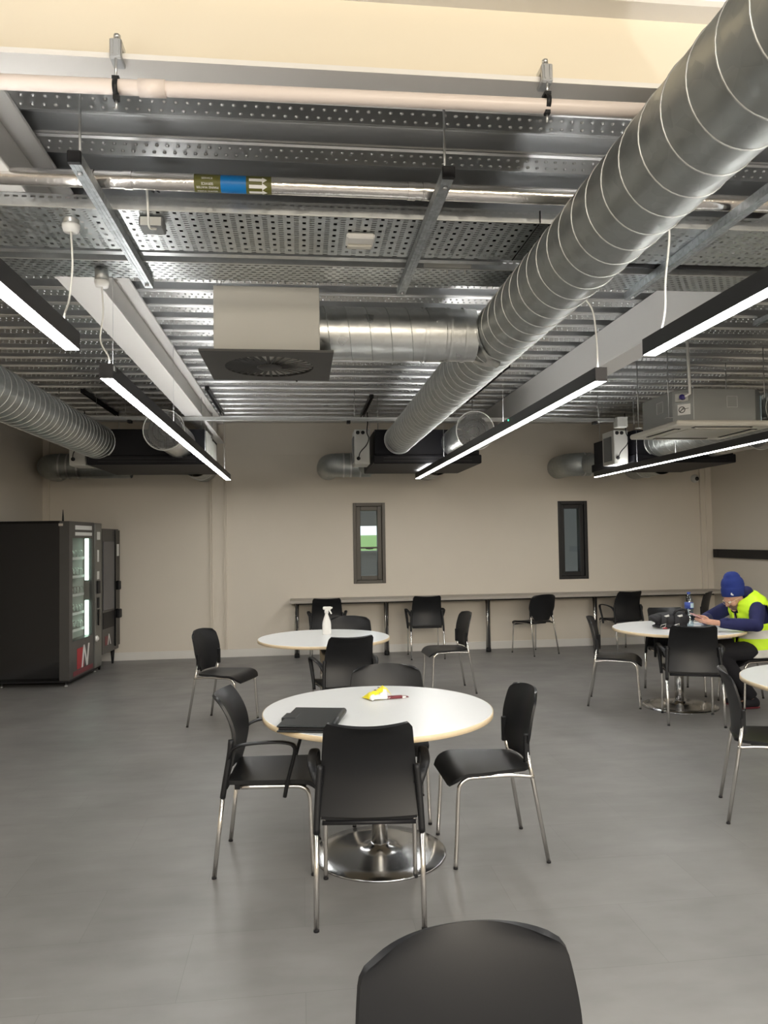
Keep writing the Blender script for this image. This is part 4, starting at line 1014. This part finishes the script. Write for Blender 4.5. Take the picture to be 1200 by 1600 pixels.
# clothing
q = MB()
q.loft(ell([(4.305, .50, .155, .125), (4.295, .58, .178, .135), (4.285, .68, .170, .125), (4.28, .80, .178, .13), (4.25, .92, .19, .128), (4.205, .975, .15, .10), (4.175, 1.01, .09, .075)]))
for sh, el, wr in ((SHN, ELN, WRN), (SHF, ELF, WRF)):
    sh, el, wr = P3(*sh), P3(*el), P3(*wr)
    q.tube([sh, sh.lerp(el, .5), el, el.lerp(wr, .3), el.lerp(wr, .7), el.lerp(wr, .9), el.lerp(wr, .98)], [.066, .068, .062, .060, .050, .044, .040], 16)
    q.ball(sh, .070, .062, .062); q.ball(el, .062, .060, .058)
    for f, r in ((.25, .010), (.45, .012), (.62, .009), (.8, .010)):
        c = el.lerp(wr, f); q.ball(c+V((0, 0, .045)), .03, .04, r)
q.ball(P3(4.205, PYM, 1.055), .105, .115, .062, Matrix.Rotation(.35, 3, 'Y')); q.ball(P3(4.265, PYM-.02, 1.03), .10, .12, .055, Matrix.Rotation(.6, 3, 'Y')); q.ball(P3(4.185, PYM-.05, 1.09), .06, .06, .05); q.ball(P3(4.17, PYM+.02, .955), .05, .085, .055)
remeshed(q, 'hooded_top', m_navy, person, .0075, 3)
q = MB()
q.loft(ell([(4.30, .455, .16, .13), (4.295, .53, .185, .14), (4.29, .62, .175, .13)]))
for y, k, a in ((PYM-.095, (3.86, PYM-.10), (4.18, PYM-.09)), (PYM+.095, (3.85, PYM+.12), (4.20, PYM+.10))):
    H, K, A = P3(4.28, y, .535), P3(k[0], k[1], .535), P3(a[0], a[1], .11)
    q.tube([H, H.lerp(K, .5), K], [.098, .090, .076], 16); q.ball(K, .077, .075, .076); q.tube([K, K.lerp(A, .3), K.lerp(A, .75), A], [.074, .072, .060, .058], 14)
remeshed(q, 'trousers', m_trous, person, .0085, 3)
q = MB()      # vest: open shell, front gap and armholes cut away
vr = [(4.30, .485, .215, .215), (4.295, .56, .21, .20), (4.285, .66, .205, .18), (4.28, .78, .212, .17), (4.25, .91, .238, .162), (4.215, .975, .232, .142), (4.185, 1.025, .175, .118), (4.165, 1.05, .11, .09)]
rings = ell(vr); n = 56; vs = []; fine = []
for i in range(len(rings)-1):
    for k in range(6):
        f = k/6; fine.append(tuple(V(rings[i][j]).lerp(V(rings[i+1][j]), f) for j in range(3)))
fine.append(tuple(V(x) for x in rings[-1])); NR = len(fine)
for i, (c, a, b) in enumerate(fine):
    for k in range(n):
        t_ = 2*PI*k/n; wv = 1+.015*math.sin(5*t_+i*.5)+.012*math.sin(9*t_-i*.8); vs.append(c+(a*math.cos(t_)+b*math.sin(t_))*wv)
fs = []; ms = []
for i in range(NR-1):
    for k in range(n):
        f = (i*n+k, i*n+(k+1) % n, (i+1)*n+(k+1) % n, (i+1)*n+k); c = sum((vs[g] for g in f), V())/4
        front = c.x < fine[i][0].x-.03
        if front and abs(c.y+.0) < .018+.045*max(0, (i-12)/(NR-13)): continue
        if min((c-P3(4.215, PYM-.22, .885)).length, (c-P3(4.215, PYM+.22, .885)).length) < .098 and abs(c.y) > .15: continue
        fs.append(f); z = c.z
        ms.append(1 if (i <= 5 or 12 <= i <= 15) else 0)
q.add(vs, fs, True); q.m = ms
ve = q.build('hi_vis_vest', [m_hivis, m_reflect], person); so = ve.modifiers.new('s', 'SOLIDIFY'); so.thickness = .004; baked(ve)
# beanie
bm_ = Matrix.Translation(HC+OFF+V((-.008, 0, .026))) @ Matrix.Rotation(-.10, 4, 'Y')
def bean(r, z): return (r, z)
q = MB(); q.lathe([(.098, -.012), (.1055, -.010), (.110, .0), (.1115, .03), (.1105, .062), (.107, .070), (.1045, .074), (.106, .10), (.100, .130), (.090, .150), (.078, .163), (.073, .180), (.058, .203), (.035, .217), (0, .222)], 40, bm_, sx=1.0, sy=.90)
be = q.build('beanie', m_beanie, person)
q = MB()
cx = bm_ @ Matrix.Rotation(math.radians(232), 4, 'Z')
q.box(.108, -.012, .012, .1135, .006, .020, cx); q.box(.108, -.010, .020, .1135, .000, .030, cx); q.box(.108, -.004, .006, .1135, .012, .013, cx); q.build('white_emblem', m_wprint, be)
# stubble, spectacles, eyes, shoes
q = MB(); q.ball(hp(.029, 0, -.060), .0655, .0585, .060, HM, 24, 16)
bd = q.build('beard', m_stub, person)
q = MB()
for s in (-1, 1):
    q.tube([tuple(hp(.104, s*.033+.022*math.cos(2*PI*k/20), -.004+.018*math.sin(2*PI*k/20))) for k in range(20)], .0018, 6, closed=True)
    q.tube([hp(.104, s*.055, .0), hp(.085, s*.076, .002), hp(-.01, s*.082, .004)], .0016, 6)
q.tube([hp(.104, -.012, .0), hp(.108, 0, .003), hp(.104, .012, .0)], .0016, 6); q.build('spectacles', m_edge, person)
for s in (-1, 1): MB().ball(hp(.082, s*.033, -.004), .014, .014, .012, HM).build('eye', m_wprint, person)
for a in ((4.19, PYM-.09), (4.21, PYM+.10)):
    q = MB(); A = P3(a[0], a[1], 0)
    q.loft([(A+V((.055, 0, .05)), V((0, .028, 0)), V((0, 0, .034))), (A+V((.03, 0, .055)), V((0, .040, 0)), V((0, 0, .052))), (A+V((-.02, 0, .055)), V((0, .042, 0)), V((0, 0, .052))), (A+V((-.08, 0, .042)), V((0, .046, 0)), V((0, 0, .038))), (A+V((-.14, 0, .034)), V((0, .046, 0)), V((0, 0, .030))), (A+V((-.185, 0, .03)), V((0, .030, 0)), V((0, 0, .022)))])
    sh = remeshed(q, 'shoe', m_trous, person, .006, 2)
    MB().loft([(A+V((.06, 0, .010)), V((0, .02, 0)), V((0, 0, .010))), (A+V((.02, 0, .010)), V((0, .041, 0)), V((0, 0, .010))), (A+V((-.10, 0, .010)), V((0, .047, 0)), V((0, 0, .010))), (A+V((-.185, 0, .011)), V((0, .03, 0)), V((0, 0, .009)))]).build('sole', m_dred, sh)
# phone in the hands
t = thing('phone', 'pale pink phone held in both hands over the far right table', 'phone', PH)
mt = Matrix((ps, pa, pn)).transposed().to_4x4()
MB().rbox(-.038, -.076, -.0048, .038, .076, .0040, .003, mt).build('phone_case', m_phone, t); MB().box(-.034, -.071, .0040, .034, .071, .0046, mt).build('phone_screen', m_dark, t)
